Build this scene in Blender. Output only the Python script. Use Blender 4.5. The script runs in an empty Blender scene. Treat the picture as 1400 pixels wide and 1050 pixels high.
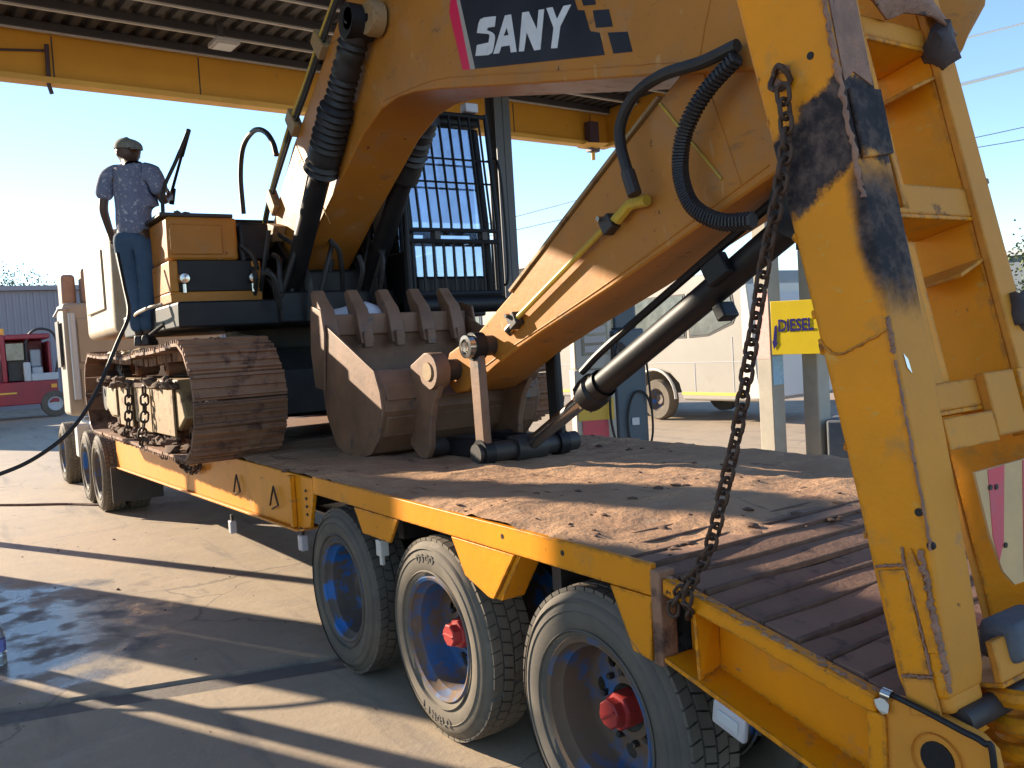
import bpy, bmesh, math, random
from mathutils import Vector, Matrix, noise
random.seed(7)
R_ = math.radians
scene = bpy.context.scene
COL = scene.collection

# ------------------------------------------------------------------ camera
cam_d = bpy.data.cameras.new('camera'); cam = bpy.data.objects.new('camera', cam_d); COL.objects.link(cam)
cam_d.sensor_width = 36.0; cam_d.lens = 36.0*1200/1400; cam_d.clip_start = 0.05; cam_d.clip_end = 2000
cr = Vector((0.5563083, 0.82873589, -0.06097461)); cu = Vector((-0.00698204, 0.07803614, 0.99692608)); cf = Vector((-0.83094665, 0.55417252, -0.04919842))
cm = Matrix((cr, cu, -cf)).transposed().to_4x4(); cm.translation = (3.679, -1.9196, 1.8854)
cam.matrix_world = cm
scene.camera = cam

# ------------------------------------------------------------------ sky, sun, exposure
AZ, EL = R_(25.5), R_(19.3)
sun_vec = Vector((-math.cos(AZ)*math.cos(EL), -math.sin(AZ)*math.cos(EL), math.sin(EL)))
w = bpy.data.worlds.new('World'); scene.world = w; w.use_nodes = True
nt = w.node_tree; bg = nt.nodes['Background']
sky = nt.nodes.new('ShaderNodeTexSky'); sky.sky_type = 'NISHITA'; sky.sun_disc = False
sky.sun_elevation = EL; sky.sun_rotation = math.atan2(sun_vec.x, sun_vec.y)
sky.air_density = 0.9; sky.dust_density = 0.0; sky.ozone_density = 2.6
nt.links.new(sky.outputs[0], bg.inputs[0]); bg.inputs[1].default_value = 0.092
sl = bpy.data.lights.new('sun', 'SUN'); sl.energy = 4.1; sl.angle = R_(0.55); sl.color = (1.0, 0.85, 0.65)
sun = bpy.data.objects.new('sun', sl); COL.objects.link(sun)
sun.rotation_euler = sun_vec.to_track_quat('Z', 'Y').to_euler()
vs = scene.view_settings; vs.view_transform = 'Standard'; vs.look = 'None'; vs.exposure = 1.75; vs.gamma = 1.0; vs.use_curve_mapping = False
scene.cycles.max_bounces = 8; scene.cycles.diffuse_bounces = 5

# ------------------------------------------------------------------ materials
def mat(name, col, rough=0.6, metal=0.0, var=None, spots=(), bump=None, edge=None, spec=0.5, alpha=None, trans=None, stretch=(1,1,1), emit=None, rand=0.0):
    """var=(colour2, scale, strength); spots=[(colour, scale, threshold, soft, rough)]; bump=(scale, strength); edge=(colour, radius, gain)"""
    m = bpy.data.materials.new(name); m.use_nodes = True
    n, l = m.node_tree.nodes, m.node_tree.links
    b = n['Principled BSDF']
    b.inputs['Roughness'].default_value = rough; b.inputs['Metallic'].default_value = metal
    b.inputs['Specular IOR Level'].default_value = spec
    b.inputs['Base Color'].default_value = (*col, 1)
    cur = None
    rcur = None
    geo = n.new('ShaderNodeNewGeometry'); mp = n.new('ShaderNodeMapping'); mp.inputs['Scale'].default_value = stretch
    l.new(geo.outputs['Position'], mp.inputs[0]); pos = mp.outputs[0]
    def mix(a, bcol, fac):
        x = n.new('ShaderNodeMix'); x.data_type = 'RGBA'
        l.new(fac, x.inputs[0])
        if a is None: x.inputs[6].default_value = (*col, 1)
        else: l.new(a, x.inputs[6])
        x.inputs[7].default_value = (*bcol, 1)
        return x.outputs[2]
    def noi(scale, detail=6, rgh=0.6, st=None):
        t = n.new('ShaderNodeTexNoise'); t.inputs['Scale'].default_value = scale; t.inputs['Detail'].default_value = detail; t.inputs['Roughness'].default_value = rgh
        if st:
            m2 = n.new('ShaderNodeMapping'); m2.inputs['Scale'].default_value = st; l.new(geo.outputs['Position'], m2.inputs[0]); l.new(m2.outputs[0], t.inputs['Vector'])
        else: l.new(pos, t.inputs['Vector'])
        return t.outputs['Fac']
    def ramp(v, a, bb):
        t = n.new('ShaderNodeMapRange'); t.inputs[1].default_value = a; t.inputs[2].default_value = bb; l.new(v, t.inputs[0]); return t.outputs[0]
    def mul(v, k):
        t = n.new('ShaderNodeMath'); t.operation = 'MULTIPLY'; l.new(v, t.inputs[0]); t.inputs[1].default_value = k; return t.outputs[0]
    if var:
        cur = mix(cur, var[0], mul(ramp(noi(var[1], 5, 0.65), 0.3, 0.7), var[2]))
    for sp in spots:
        f = ramp(noi(sp[1], 8, 0.68, sp[5] if len(sp) > 5 else None), sp[2], sp[2]+sp[3])
        cur = mix(cur, sp[0], f)
        if len(sp) > 4:
            x = n.new('ShaderNodeMix'); l.new(f, x.inputs[0])
            if rcur is None: x.inputs[2].default_value = rough
            else: l.new(rcur, x.inputs[2])
            x.inputs[3].default_value = sp[4]; rcur = x.outputs[0]
    if edge:
        bv = n.new('ShaderNodeBevel'); bv.samples = 4; bv.inputs[0].default_value = edge[1]
        d = n.new('ShaderNodeVectorMath'); d.operation = 'DOT_PRODUCT'; l.new(bv.outputs[0], d.inputs[0]); l.new(geo.outputs['Normal'], d.inputs[1])
        e = ramp(d.outputs['Value'], 0.995, 0.88)
        nn = ramp(noi(26, 6, 0.7), 0.42, 0.62)
        mm = n.new('ShaderNodeMath'); mm.operation = 'MULTIPLY'; l.new(e, mm.inputs[0]); l.new(nn, mm.inputs[1]); mm.use_clamp = True
        cur = mix(cur, edge[0], mul(mm.outputs[0], edge[2]))
    if rand:
        oi = n.new('ShaderNodeObjectInfo'); hs = n.new('ShaderNodeHueSaturation'); t = n.new('ShaderNodeMapRange'); t.inputs[3].default_value = 1-rand; t.inputs[4].default_value = 1+rand; l.new(oi.outputs['Random'], t.inputs[0]); l.new(t.outputs[0], hs.inputs['Value'])
        if cur is None: hs.inputs['Color'].default_value = (*col, 1)
        else: l.new(cur, hs.inputs['Color'])
        cur = hs.outputs[0]
    if cur is not None: l.new(cur, b.inputs['Base Color'])
    if rcur is not None: l.new(rcur, b.inputs['Roughness'])
    if bump:
        bp = n.new('ShaderNodeBump'); bp.inputs['Strength'].default_value = bump[1]; bp.inputs['Distance'].default_value = bump[2] if len(bump) > 2 else 0.01
        l.new(noi(bump[0], 8, 0.65), bp.inputs['Height']); l.new(bp.outputs[0], b.inputs['Normal'])
    if trans is not None:
        b.inputs['Transmission Weight'].default_value = trans; b.inputs['IOR'].default_value = 1.45
    if alpha is not None: b.inputs['Alpha'].default_value = alpha
    if emit: b.inputs['Emission Color'].default_value = (*emit[0], 1); b.inputs['Emission Strength'].default_value = emit[1]
    return m

RUST = (0.10, 0.045, 0.022); DIRT = (0.22, 0.15, 0.10)
M = {}
M['trailer'] = mat('trailer_yellow', (0.78, 0.270, 0.001), 0.5, var=((0.62, 0.222, 0.005), 3.0, 0.8), spots=[((0.40, 0.21, 0.07), 4.5, 0.57, 0.16, 0.75), ((0.28, 0.15, 0.06), 6, 0.62, 0.10, 0.8, (0.8, 0.8, 2.5)), (RUST, 15, 0.655, 0.04, 0.9), (RUST, 55, 0.70, 0.03, 0.9)], bump=(16, 0.2, 0.012), edge=(RUST, 0.022, 1.0), spec=0.25)
M['ramp'] = mat('ramp_yellow', (0.79, 0.272, 0.001), 0.48, var=((0.60, 0.232, 0.006), 2.6, 0.9), spots=[((0.45, 0.22, 0.05), 5, 0.56, 0.14, 0.7), ((0.62, 0.31, 0.05), 12, 0.60, 0.05, 0.55, (0.9, 1, 2.4)), ((0.20, 0.105, 0.05), 9, 0.665, 0.05, 0.9), (RUST, 48, 0.70, 0.03, 0.9)], bump=(11, 0.35, 0.014), edge=((0.085, 0.05, 0.035), 0.028, 1.0), spec=0.25)
M['soot'] = mat('weld_soot', (0.035, 0.03, 0.032), 0.75, var=((0.12, 0.085, 0.075), 9, 0.7), spots=[((0.20, 0.13, 0.10), 24, 0.6, 0.08)], bump=(40, 0.4, 0.01))
M['exc'] = mat('excavator_yellow', (0.47, 0.182, 0.022), 0.5, var=((0.34, 0.140, 0.024), 1.3, 0.9), spots=[((0.33, 0.185, 0.085), 3.2, 0.52, 0.22, 0.75), ((0.20, 0.11, 0.05), 5.0, 0.60, 0.10, 0.8, (0.6, 0.6, 2.6)), ((0.46, 0.25, 0.09), 9, 0.62, 0.06, 0.6, (2.2, 1, 0.7)), ((0.085, 0.045, 0.026), 17, 0.655, 0.035, 0.9), ((0.05, 0.03, 0.022), 60, 0.70, 0.03, 0.9)], bump=(14, 0.16, 0.012), spec=0.3)
M['excwhite'] = mat('dirty_off_white', (0.44, 0.38, 0.28), 0.55, var=((0.36, 0.25, 0.14), 3.5, 0.85), spots=[((0.42, 0.17, 0.05), 6, 0.60, 0.1, 0.8), (RUST, 20, 0.66, 0.06, 0.9)], bump=(20, 0.1, 0.01))
M['black'] = mat('black_paint', (0.007, 0.0075, 0.010), 0.5, var=((0.018, 0.016, 0.016), 5, 0.7), spots=[((0.075, 0.055, 0.042), 7, 0.645, 0.12, 0.85)], spec=0.3, bump=(30, 0.1, 0.008))
M['dark'] = mat('dark_steel', (0.022, 0.02, 0.02), 0.55, var=((0.05, 0.04, 0.034), 5, 0.8), bump=(30, 0.15, 0.01))
M['gaiter'] = mat('rubber_gaiter', (0.011, 0.011, 0.013), 0.55, var=((0.03, 0.03, 0.033), 12, 0.6), bump=(30, 0.3, 0.012))
M['hose'] = mat('hose_rubber', (0.010, 0.010, 0.011), 0.62, var=((0.05, 0.045, 0.04), 9, 0.4))
M['track'] = mat('muddy_track_steel', (0.17, 0.074, 0.038), 0.75, rand=0.35, var=((0.29, 0.155, 0.085), 3.5, 0.85), spots=[((0.06, 0.026, 0.018), 6, 0.53, 0.12, 0.85), ((0.27, 0.16, 0.10), 11, 0.61, 0.10, 0.9), ((0.32, 0.26, 0.21), 30, 0.68, 0.05, 0.6)], bump=(35, 0.5, 0.012), edge=((0.22, 0.19, 0.17), 0.01, 0.5))
M['trackframe'] = mat('dirty_track_frame', (0.34, 0.22, 0.09), 0.65, var=((0.24, 0.15, 0.08), 5, 0.8), spots=[((0.13, 0.07, 0.04), 7, 0.55, 0.1, 0.9)], bump=(25, 0.3, 0.012))
M['bucket'] = mat('worn_bucket_steel', (0.125, 0.064, 0.036), 0.6, metal=0.05, var=((0.25, 0.135, 0.078), 3.2, 0.9), spots=[((0.07, 0.055, 0.05), 8, 0.58, 0.1, 0.45), ((0.26, 0.13, 0.06), 16, 0.66, 0.08, 0.8)], bump=(28, 0.2, 0.01), edge=((0.3, 0.27, 0.25), 0.012, 0.6))
M['chrome'] = mat('rod_steel', (0.55, 0.53, 0.50), 0.22, metal=1.0, var=((0.35, 0.28, 0.22), 8, 0.5))
M['pipe'] = mat('yellow_pipe', (0.55, 0.38, 0.03), 0.45, var=((0.35, 0.22, 0.05), 12, 0.7))
M['deck'] = mat('deck_mud', (0.47, 0.285, 0.165), 0.88, var=((0.35, 0.20, 0.12), 1.8, 0.85), spots=[((0.20, 0.11, 0.07), 3.5, 0.57, 0.10, 0.9, (0.5, 2.2, 1)), ((0.46, 0.33, 0.225), 7, 0.58, 0.12, 0.9, (2.6, 0.7, 1)), ((0.13, 0.08, 0.058), 12, 0.675, 0.05, 0.9)], bump=(15, 1.0, 0.028), spec=0.2)
M['plank'] = mat('deck_planks', (0.235, 0.135, 0.09), 0.8, rand=0.22, var=((0.30, 0.175, 0.115), 4, 0.8), spots=[((0.085, 0.052, 0.04), 9, 0.58, 0.12, 0.8), ((0.30, 0.2, 0.14), 13, 0.67, 0.08, 0.9)], bump=(30, 0.5, 0.012), spec=0.3)
M['clod'] = mat('mud_clod', (0.10, 0.06, 0.045), 0.9, var=((0.2, 0.13, 0.09), 12, 0.8), bump=(40, 0.6, 0.01), spec=0.2)
M['tyre'] = mat('tyre_rubber', (0.085, 0.075, 0.063), 0.8, var=((0.155, 0.128, 0.098), 4, 0.85), spots=[((0.16, 0.13, 0.10), 8, 0.62, 0.12, 0.85)], bump=(50, 0.12, 0.006), spec=0.35)
M['tyre_dusty_lit'] = mat('dusty_lit_tyre_rubber', (0.19, 0.155, 0.115), 0.82, var=((0.09, 0.078, 0.064), 4, 0.8), spots=[((0.24, 0.2, 0.15), 9, 0.6, 0.12)], bump=(50, 0.12, 0.006), spec=0.3)  # dusty, and lighter for the sunlit sidewall of the middle trailer tyre
M['rim'] = mat('blue_wheel_paint', (0.016, 0.125, 0.34), 0.65, var=((0.11, 0.085, 0.07), 5.5, 0.7), spots=[((0.16, 0.105, 0.068), 3.6, 0.43, 0.10, 0.88), ((0.22, 0.14, 0.09), 14, 0.62, 0.08, 0.9)], bump=(30, 0.1, 0.006), spec=0.25)
M['rimdirt'] = mat('dusty_wheel_steel', (0.13, 0.10, 0.078), 0.75, var=((0.08, 0.06, 0.05), 6, 0.7), spots=[((0.015, 0.12, 0.38), 4.3, 0.52, 0.06, 0.6)], bump=(30, 0.1, 0.006))
M['red'] = mat('red_hub_cap', (0.42, 0.028, 0.022), 0.45, var=((0.25, 0.03, 0.03), 9, 0.6))
M['chain'] = mat('rusty_chain', (0.045, 0.027, 0.019), 0.6, metal=0.3, var=((0.11, 0.06, 0.035), 25, 0.7), bump=(80, 0.2, 0.004))
M['concrete_post'] = mat('concrete_post', (0.40, 0.36, 0.29), 0.8, var=((0.30, 0.27, 0.23), 4, 0.7), bump=(40, 0.2, 0.01))
M['canopy_sheet'] = mat('canopy_sheet', (0.045, 0.043, 0.045), 0.6, var=((0.075, 0.065, 0.055), 1.2, 0.7))
M['purlin'] = mat('canopy_purlin', (0.055, 0.055, 0.062), 0.5, var=((0.10, 0.085, 0.075), 2, 0.6))
M['purlin_lip'] = mat('purlin_lip', (0.62, 0.60, 0.56), 0.5, var=((0.4, 0.37, 0.33), 6, 0.5))  # lit lower purlin edge put into a lighter colour
M['fascia'] = mat('fascia_yellow', (0.74, 0.36, 0.03), 0.5, var=((0.62, 0.29, 0.035), 1.3, 0.8), spots=[((0.25, 0.14, 0.05), 5, 0.66, 0.1)])
M['fascia_lip'] = mat('fascia_lip', (0.80, 0.46, 0.09), 0.5, var=((0.5, 0.28, 0.06), 2, 0.6))
M['purple_pipe'] = mat('dark_downpipe', (0.075, 0.05, 0.075), 0.5)
M['glass'] = mat('window_glass', (0.62, 0.70, 0.82), 0.03, metal=0.42, trans=0.9, spec=0.8, var=((0.4, 0.45, 0.55), 5, 0.5))
M['busglass'] = mat('bus_window_glass', (0.05, 0.055, 0.055), 0.12, var=((0.22, 0.235, 0.225), 3.5, 0.7), spec=0.7, bump=(3, 0.08, 0.02))
M['white'] = mat('white_paint', (0.58, 0.56, 0.50), 0.45, var=((0.55, 0.50, 0.42), 1.5, 0.6))
M['bus'] = mat('bus_cream', (0.33, 0.305, 0.26), 0.5, var=((0.28, 0.25, 0.21), 1.1, 0.7), spots=[((0.24, 0.20, 0.15), 2.5, 0.6, 0.15)])
M['busgrey'] = mat('bus_front_grey', (0.42, 0.43, 0.45), 0.35)
M['stripe'] = mat('bus_yellow_stripe', (0.72, 0.46, 0.06), 0.5)
M['cab_tan'] = mat('truck_cab_tan', (0.33, 0.27, 0.205), 0.55, var=((0.27, 0.22, 0.165), 2.0, 0.7), spots=[((0.24, 0.15, 0.09), 6, 0.64, 0.1)])
M['stack'] = mat('truck_stack_brown', (0.33, 0.19, 0.12), 0.6, var=((0.22, 0.12, 0.08), 6, 0.8))
M['redtruck'] = mat('red_truck_paint', (0.30, 0.014, 0.026), 0.4, var=((0.19, 0.015, 0.03), 1.5, 0.7))
M['shed'] = mat('mauve_sheet', (0.265, 0.235, 0.265), 0.55, var=((0.22, 0.195, 0.22), 0.4, 0.7))
M['pump'] = mat('pump_grey', (0.52, 0.48, 0.42), 0.45, var=((0.42, 0.38, 0.33), 3, 0.6))
M['pumpblue'] = mat('pump_slate_blue', (0.07, 0.10, 0.135), 0.42, var=((0.10, 0.13, 0.16), 3, 0.5))
M['signyellow'] = mat('sign_yellow', (0.82, 0.58, 0.006), 0.45, var=((0.7, 0.47, 0.01), 4, 0.6), spots=[((0.45, 0.33, 0.08), 12, 0.64, 0.08)])
M['navy'] = mat('navy_ink', (0.022, 0.016, 0.16), 0.6, spec=0.2)
M['decal'] = mat('decal_navy', (0.012, 0.016, 0.026), 0.32, var=((0.03, 0.035, 0.05), 5, 0.7))
M['decal_red'] = mat('decal_red', (0.66, 0.012, 0.075), 0.4)
M['decal_grey'] = mat('decal_grey', (0.36, 0.33, 0.29), 0.45)
M['letter'] = mat('decal_white', (0.66, 0.68, 0.69), 0.45, var=((0.5, 0.52, 0.54), 14, 0.6))
M['pink'] = mat('chevron_pink', (0.70, 0.07, 0.09), 0.55, var=((0.5, 0.13, 0.15), 14, 0.7), spots=[((0.2, 0.12, 0.11), 30, 0.68, 0.05)])
M['cream'] = mat('chevron_cream', (0.68, 0.42, 0.18), 0.6, var=((0.5, 0.33, 0.17), 10, 0.7), spots=[((0.15, 0.12, 0.1), 30, 0.70, 0.05)])
M['lens'] = mat('lamp_lens', (0.72, 0.72, 0.70), 0.15, trans=0.3)
M['lampbody'] = mat('lamp_housing', (0.48, 0.44, 0.44), 0.4)
M['skin'] = mat('person_skin', (0.075, 0.040, 0.027), 0.5)
M['jeans'] = mat('blue_jeans', (0.045, 0.085, 0.145), 0.85, var=((0.075, 0.125, 0.20), 7, 0.8), bump=(60, 0.25, 0.006), spec=0.2)
M['shirt'] = mat('patterned_shirt', (0.20, 0.225, 0.33), 0.85, var=((0.14, 0.165, 0.26), 9, 0.8), spots=[((0.46, 0.48, 0.55), 30, 0.56, 0.06)], bump=(9, 0.9, 0.03), spec=0.2)
M['cap'] = mat('grey_cap', (0.16, 0.155, 0.135), 0.85, var=((0.26, 0.25, 0.22), 28, 0.8), spec=0.2)
M['shoe'] = mat('dark_shoe', (0.03, 0.03, 0.035), 0.6)
M['sack'] = mat('white_sack', (0.55, 0.58, 0.66), 0.7, bump=(14, 0.3, 0.02))
M['bottle'] = mat('clear_bottle', (0.80, 0.86, 0.90), 0.08, trans=0.9)
M['label'] = mat('bottle_label_blue', (0.03, 0.06, 0.42), 0.4, var=((0.5, 0.55, 0.7), 40, 0.5))
M['block'] = mat('dark_concrete', (0.075, 0.085, 0.105), 0.8, var=((0.13, 0.135, 0.14), 5, 0.7), bump=(25, 0.4, 0.015))
M['cable'] = mat('power_cable', (0.88, 0.88, 0.88), 0.6)
M['cablegrey'] = mat('power_cable_grey', (0.22, 0.26, 0.32), 0.5)
M['leaf'] = mat('leaf', (0.06, 0.09, 0.03), 0.7, var=((0.11, 0.13, 0.05), 3, 0.8))
M['bark'] = mat('bark', (0.09, 0.06, 0.045), 0.9)
M['bluewall'] = mat('slate_building', (0.10, 0.125, 0.16), 0.6, var=((0.14, 0.16, 0.19), 0.6, 0.7))
M['poster'] = mat('blue_notice', (0.20, 0.42, 0.60), 0.5, var=((0.55, 0.68, 0.78), 22, 0.6))
M['notice_red'] = mat('red_notice', (0.62, 0.42, 0.38), 0.6, var=((0.55, 0.22, 0.2), 30, 0.7))
M['carred'] = mat('car_maroon', (0.20, 0.03, 0.045), 0.3)
M['bright_red'] = mat('barrier_red', (0.60, 0.02, 0.06), 0.5)
M['orange_lamp'] = mat('amber_beacon', (0.8, 0.33, 0.02), 0.3)
M['green'] = mat('verge_grass', (0.14, 0.19, 0.04), 0.9, var=((0.25, 0.27, 0.06), 3, 0.8))

def ground_material():
    m = bpy.data.materials.new('forecourt_concrete'); m.use_nodes = True
    n, l = m.node_tree.nodes, m.node_tree.links; b = n['Principled BSDF']
    g = n.new('ShaderNodeNewGeometry'); pos = g.outputs['Position']
    def noi(scale, det=8, r=0.65, st=None):
        t = n.new('ShaderNodeTexNoise'); t.inputs['Scale'].default_value = scale; t.inputs['Detail'].default_value = det; t.inputs['Roughness'].default_value = r
        if st:
            mp = n.new('ShaderNodeMapping'); mp.inputs['Scale'].default_value = st; mp.inputs['Rotation'].default_value = (0, 0, 0.5); l.new(pos, mp.inputs[0]); l.new(mp.outputs[0], t.inputs['Vector'])
        else: l.new(pos, t.inputs['Vector'])
        return t.outputs['Fac']
    def mr(v, a, c, lo=0, hi=1):
        t = n.new('ShaderNodeMapRange'); t.inputs[1].default_value = a; t.inputs[2].default_value = c; t.inputs[3].default_value = lo; t.inputs[4].default_value = hi; l.new(v, t.inputs[0]); return t.outputs[0]
    def mix(a, c, f):
        x = n.new('ShaderNodeMix'); x.data_type = 'RGBA'; l.new(f, x.inputs[0])
        for s, v in ((6, a), (7, c)):
            if isinstance(v, tuple): x.inputs[s].default_value = (*v, 1)
            else: l.new(v, x.inputs[s])
        return x.outputs[2]
    c = mix((0.42, 0.32, 0.215), (0.345, 0.265, 0.185), mr(noi(0.5), 0.35, 0.65))
    c = mix(c, (0.27, 0.22, 0.175), mr(noi(2.2, 8, 0.7), 0.5, 0.72, 0, 0.8))
    c = mix(c, (0.46, 0.37, 0.27), mr(noi(7, 8, 0.7, (1, 0.35, 1)), 0.52, 0.75, 0, 0.7))
    c = mix(c, (0.16, 0.13, 0.11), mr(noi(1.3, 8, 0.72), 0.62, 0.70, 0, 0.75))
    c = mix(c, (0.20, 0.165, 0.14), mr(noi(60, 4, 0.6), 0.6, 0.72, 0, 0.6))
    c = mix(c, (0.30, 0.24, 0.18), mr(noi(140, 3, 0.7), 0.45, 0.65, 0, 0.5))
    vc = n.new('ShaderNodeTexVoronoi'); vc.feature = 'DISTANCE_TO_EDGE'; vc.inputs['Scale'].default_value = 0.33
    wp = n.new('ShaderNodeTexNoise'); wp.inputs['Scale'].default_value = 2.2; wp.inputs['Detail'].default_value = 6; l.new(pos, wp.inputs['Vector'])
    wv = n.new('ShaderNodeVectorMath'); wv.operation = 'MULTIPLY_ADD'; l.new(wp.outputs['Color'], wv.inputs[0]); wv.inputs[1].default_value = (.5,.5,0); l.new(pos, wv.inputs[2]); l.new(wv.outputs[0], vc.inputs['Vector'])
    c = mix(c, (0.10, 0.085, 0.07), mr(vc.outputs['Distance'], 0.0035, 0.0015, 0, 0.55))
    c = mix(c, (0.17, 0.14, 0.12), mr(noi(1.6, 6, 0.6, (0.25, 2.4, 1)), 0.56, 0.70, 0, 0.7))
    c = mix(c, (0.10, 0.085, 0.075), mr(noi(3.3, 5, 0.55), 0.70, 0.74, 0, 0.8))
    # drain channel painted darker, standing for the shade in its recess
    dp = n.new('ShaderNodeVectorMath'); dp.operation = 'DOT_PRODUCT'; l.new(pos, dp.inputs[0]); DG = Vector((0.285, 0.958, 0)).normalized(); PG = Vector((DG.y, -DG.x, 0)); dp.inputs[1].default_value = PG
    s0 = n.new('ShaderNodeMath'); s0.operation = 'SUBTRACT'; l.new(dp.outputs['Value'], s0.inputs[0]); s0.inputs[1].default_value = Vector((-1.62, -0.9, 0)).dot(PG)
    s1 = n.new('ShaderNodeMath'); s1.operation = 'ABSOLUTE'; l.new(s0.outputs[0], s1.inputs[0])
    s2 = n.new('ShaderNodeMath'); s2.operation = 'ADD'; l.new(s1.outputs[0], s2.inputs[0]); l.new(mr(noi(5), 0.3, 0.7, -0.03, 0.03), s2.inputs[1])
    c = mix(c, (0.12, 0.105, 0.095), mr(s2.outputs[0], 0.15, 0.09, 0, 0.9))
    # washing-down water: wet patch left of the trailer wheels
    d = n.new('ShaderNodeVectorMath'); d.operation = 'DISTANCE'; l.new(pos, d.inputs[0]); d.inputs[1].default_value = (-3.6, -2.1, 0)
    a = n.new('ShaderNodeMath'); a.operation = 'ADD'; l.new(d.outputs['Value'], a.inputs[0]); l.new(mr(noi(1.1, 8, 0.7), 0.2, 0.8, -1.1, 1.1), a.inputs[1])
    wet = mr(a.outputs[0], 1.75, 1.25)
    wm = n.new('ShaderNodeMath'); wm.operation = 'MULTIPLY'; l.new(wet, wm.inputs[0]); l.new(mr(noi(4, 4, 0.5), 0.38, 0.55), wm.inputs[1])
    c = mix(c, (0.15, 0.135, 0.12), wet)
    l.new(c, b.inputs['Base Color'])
    x = n.new('ShaderNodeMix'); l.new(wm.outputs[0], x.inputs[0]); l.new(mr(noi(3), 0.3, 0.7, 0.62, 0.85), x.inputs[2]); x.inputs[3].default_value = 0.12
    l.new(x.outputs[0], b.inputs['Roughness'])
    bp = n.new('ShaderNodeBump'); bp.inputs['Strength'].default_value = 0.35; bp.inputs['Distance'].default_value = 0.012; l.new(noi(18, 10, 0.7), bp.inputs['Height']); l.new(bp.outputs[0], b.inputs['Normal'])
    return m
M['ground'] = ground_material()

M['faded'] = mat('faded_dusty_yellow', (0.66, 0.262, 0.028), 0.62, var=((0.52, 0.215, 0.035), 3.0, 0.8), spots=[((0.36, 0.21, 0.11), 7, 0.60, 0.12, 0.8), (RUST, 34, 0.69, 0.04, 0.9), ((0.05, 0.04, 0.04), 3.2, 0.665, 0.05, 0.8)], bump=(24, 0.2, 0.012), edge=(RUST, 0.014, 0.9), spec=0.25)
M['flake'] = mat('flaking_rust', (0.40, 0.21, 0.13), 0.8, var=((0.22, 0.12, 0.085), 14, 0.9), spots=[((0.07, 0.05, 0.05), 18, 0.60, 0.06), ((0.45, 0.25, 0.09), 9, 0.63, 0.05)], bump=(34, 0.9, 0.02))
RBASE = Vector((2.44, 0.0, .96)); UD = Vector((-.225, 0, 1)).normalized(); WD = Vector((UD.z, 0, -UD.x))
def scorch(m):
    # burnt, unpainted repair patches of the near ramp rail, laid out along the rail itself
    n, l = m.node_tree.nodes, m.node_tree.links; b = n['Principled BSDF']
    g = n.new('ShaderNodeNewGeometry')
    def sc(v, k=1.0, a=0.0):
        t = n.new('ShaderNodeMath'); t.operation = 'MULTIPLY_ADD'; l.new(v, t.inputs[0]); t.inputs[1].default_value = k; t.inputs[2].default_value = a; return t.outputs[0]
    def op(kind, x, y=None):
        t = n.new('ShaderNodeMath'); t.operation = kind; l.new(x, t.inputs[0])
        if y is not None: l.new(y, t.inputs[1])
        return t.outputs[0]
    def dot(v):
        t = n.new('ShaderNodeVectorMath'); t.operation = 'DOT_PRODUCT'; l.new(g.outputs['Position'], t.inputs[0]); t.inputs[1].default_value = v; return sc(t.outputs['Value'], 1.0, -RBASE.dot(v))
    def noi(s, d=8):
        t = n.new('ShaderNodeTexNoise'); t.inputs['Scale'].default_value = s; t.inputs['Detail'].default_value = d; t.inputs['Roughness'].default_value = .7; l.new(g.outputs['Position'], t.inputs['Vector']); return t.outputs['Fac']
    def mr(v, a, c):
        t = n.new('ShaderNodeMapRange'); t.interpolation_type = 'SMOOTHSTEP'; t.inputs[1].default_value = a; t.inputs[2].default_value = c; l.new(v, t.inputs[0]); return t.outputs[0]
    u, w = dot(UD), dot(WD); wob = sc(noi(11), .16, -.08)
    e1 = op('ADD', op('ABSOLUTE', sc(op('ADD', u, sc(w, -.35)), 1, -1.335)), wob)
    m1 = mr(e1, .125, .095)
    q = op('ADD', op('SQRT', op('ADD', op('POWER', op('ABSOLUTE', sc(u, 1/.21, -1.10/.21))), op('POWER', op('ABSOLUTE', sc(w, 1/.055, -.215/.055))))), sc(wob, 5))
    for nd in n:
        if nd.type == 'MATH' and nd.operation == 'POWER': nd.inputs[1].default_value = 2
    m2 = mr(q, 1.15, .5)
    msk = op('MAXIMUM', m1, m2)
    src = b.inputs['Base Color'].links[0].from_socket
    dk = n.new('ShaderNodeMix'); dk.data_type = 'RGBA'; l.new(mr(noi(16), .4, .65), dk.inputs[0]); dk.inputs[6].default_value = (.022,.019,.021,1); dk.inputs[7].default_value = (.11,.075,.062,1)
    mx = n.new('ShaderNodeMix'); mx.data_type = 'RGBA'; l.new(msk, mx.inputs[0]); l.new(src, mx.inputs[6]); l.new(dk.outputs[2], mx.inputs[7]); l.new(mx.outputs[2], b.inputs['Base Color'])
    rs = b.inputs['Roughness'].links[0].from_socket if b.inputs['Roughness'].links else None
    rx = n.new('ShaderNodeMix'); l.new(msk, rx.inputs[0]); rx.inputs[2].default_value = .5
    if rs: l.new(rs, rx.inputs[2])
    rx.inputs[3].default_value = .8; l.new(rx.outputs[0], b.inputs['Roughness'])
    return m
M['ramp_near'] = scorch(M['ramp'].copy()); M['faded_near'] = scorch(M['faded'].copy())

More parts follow.
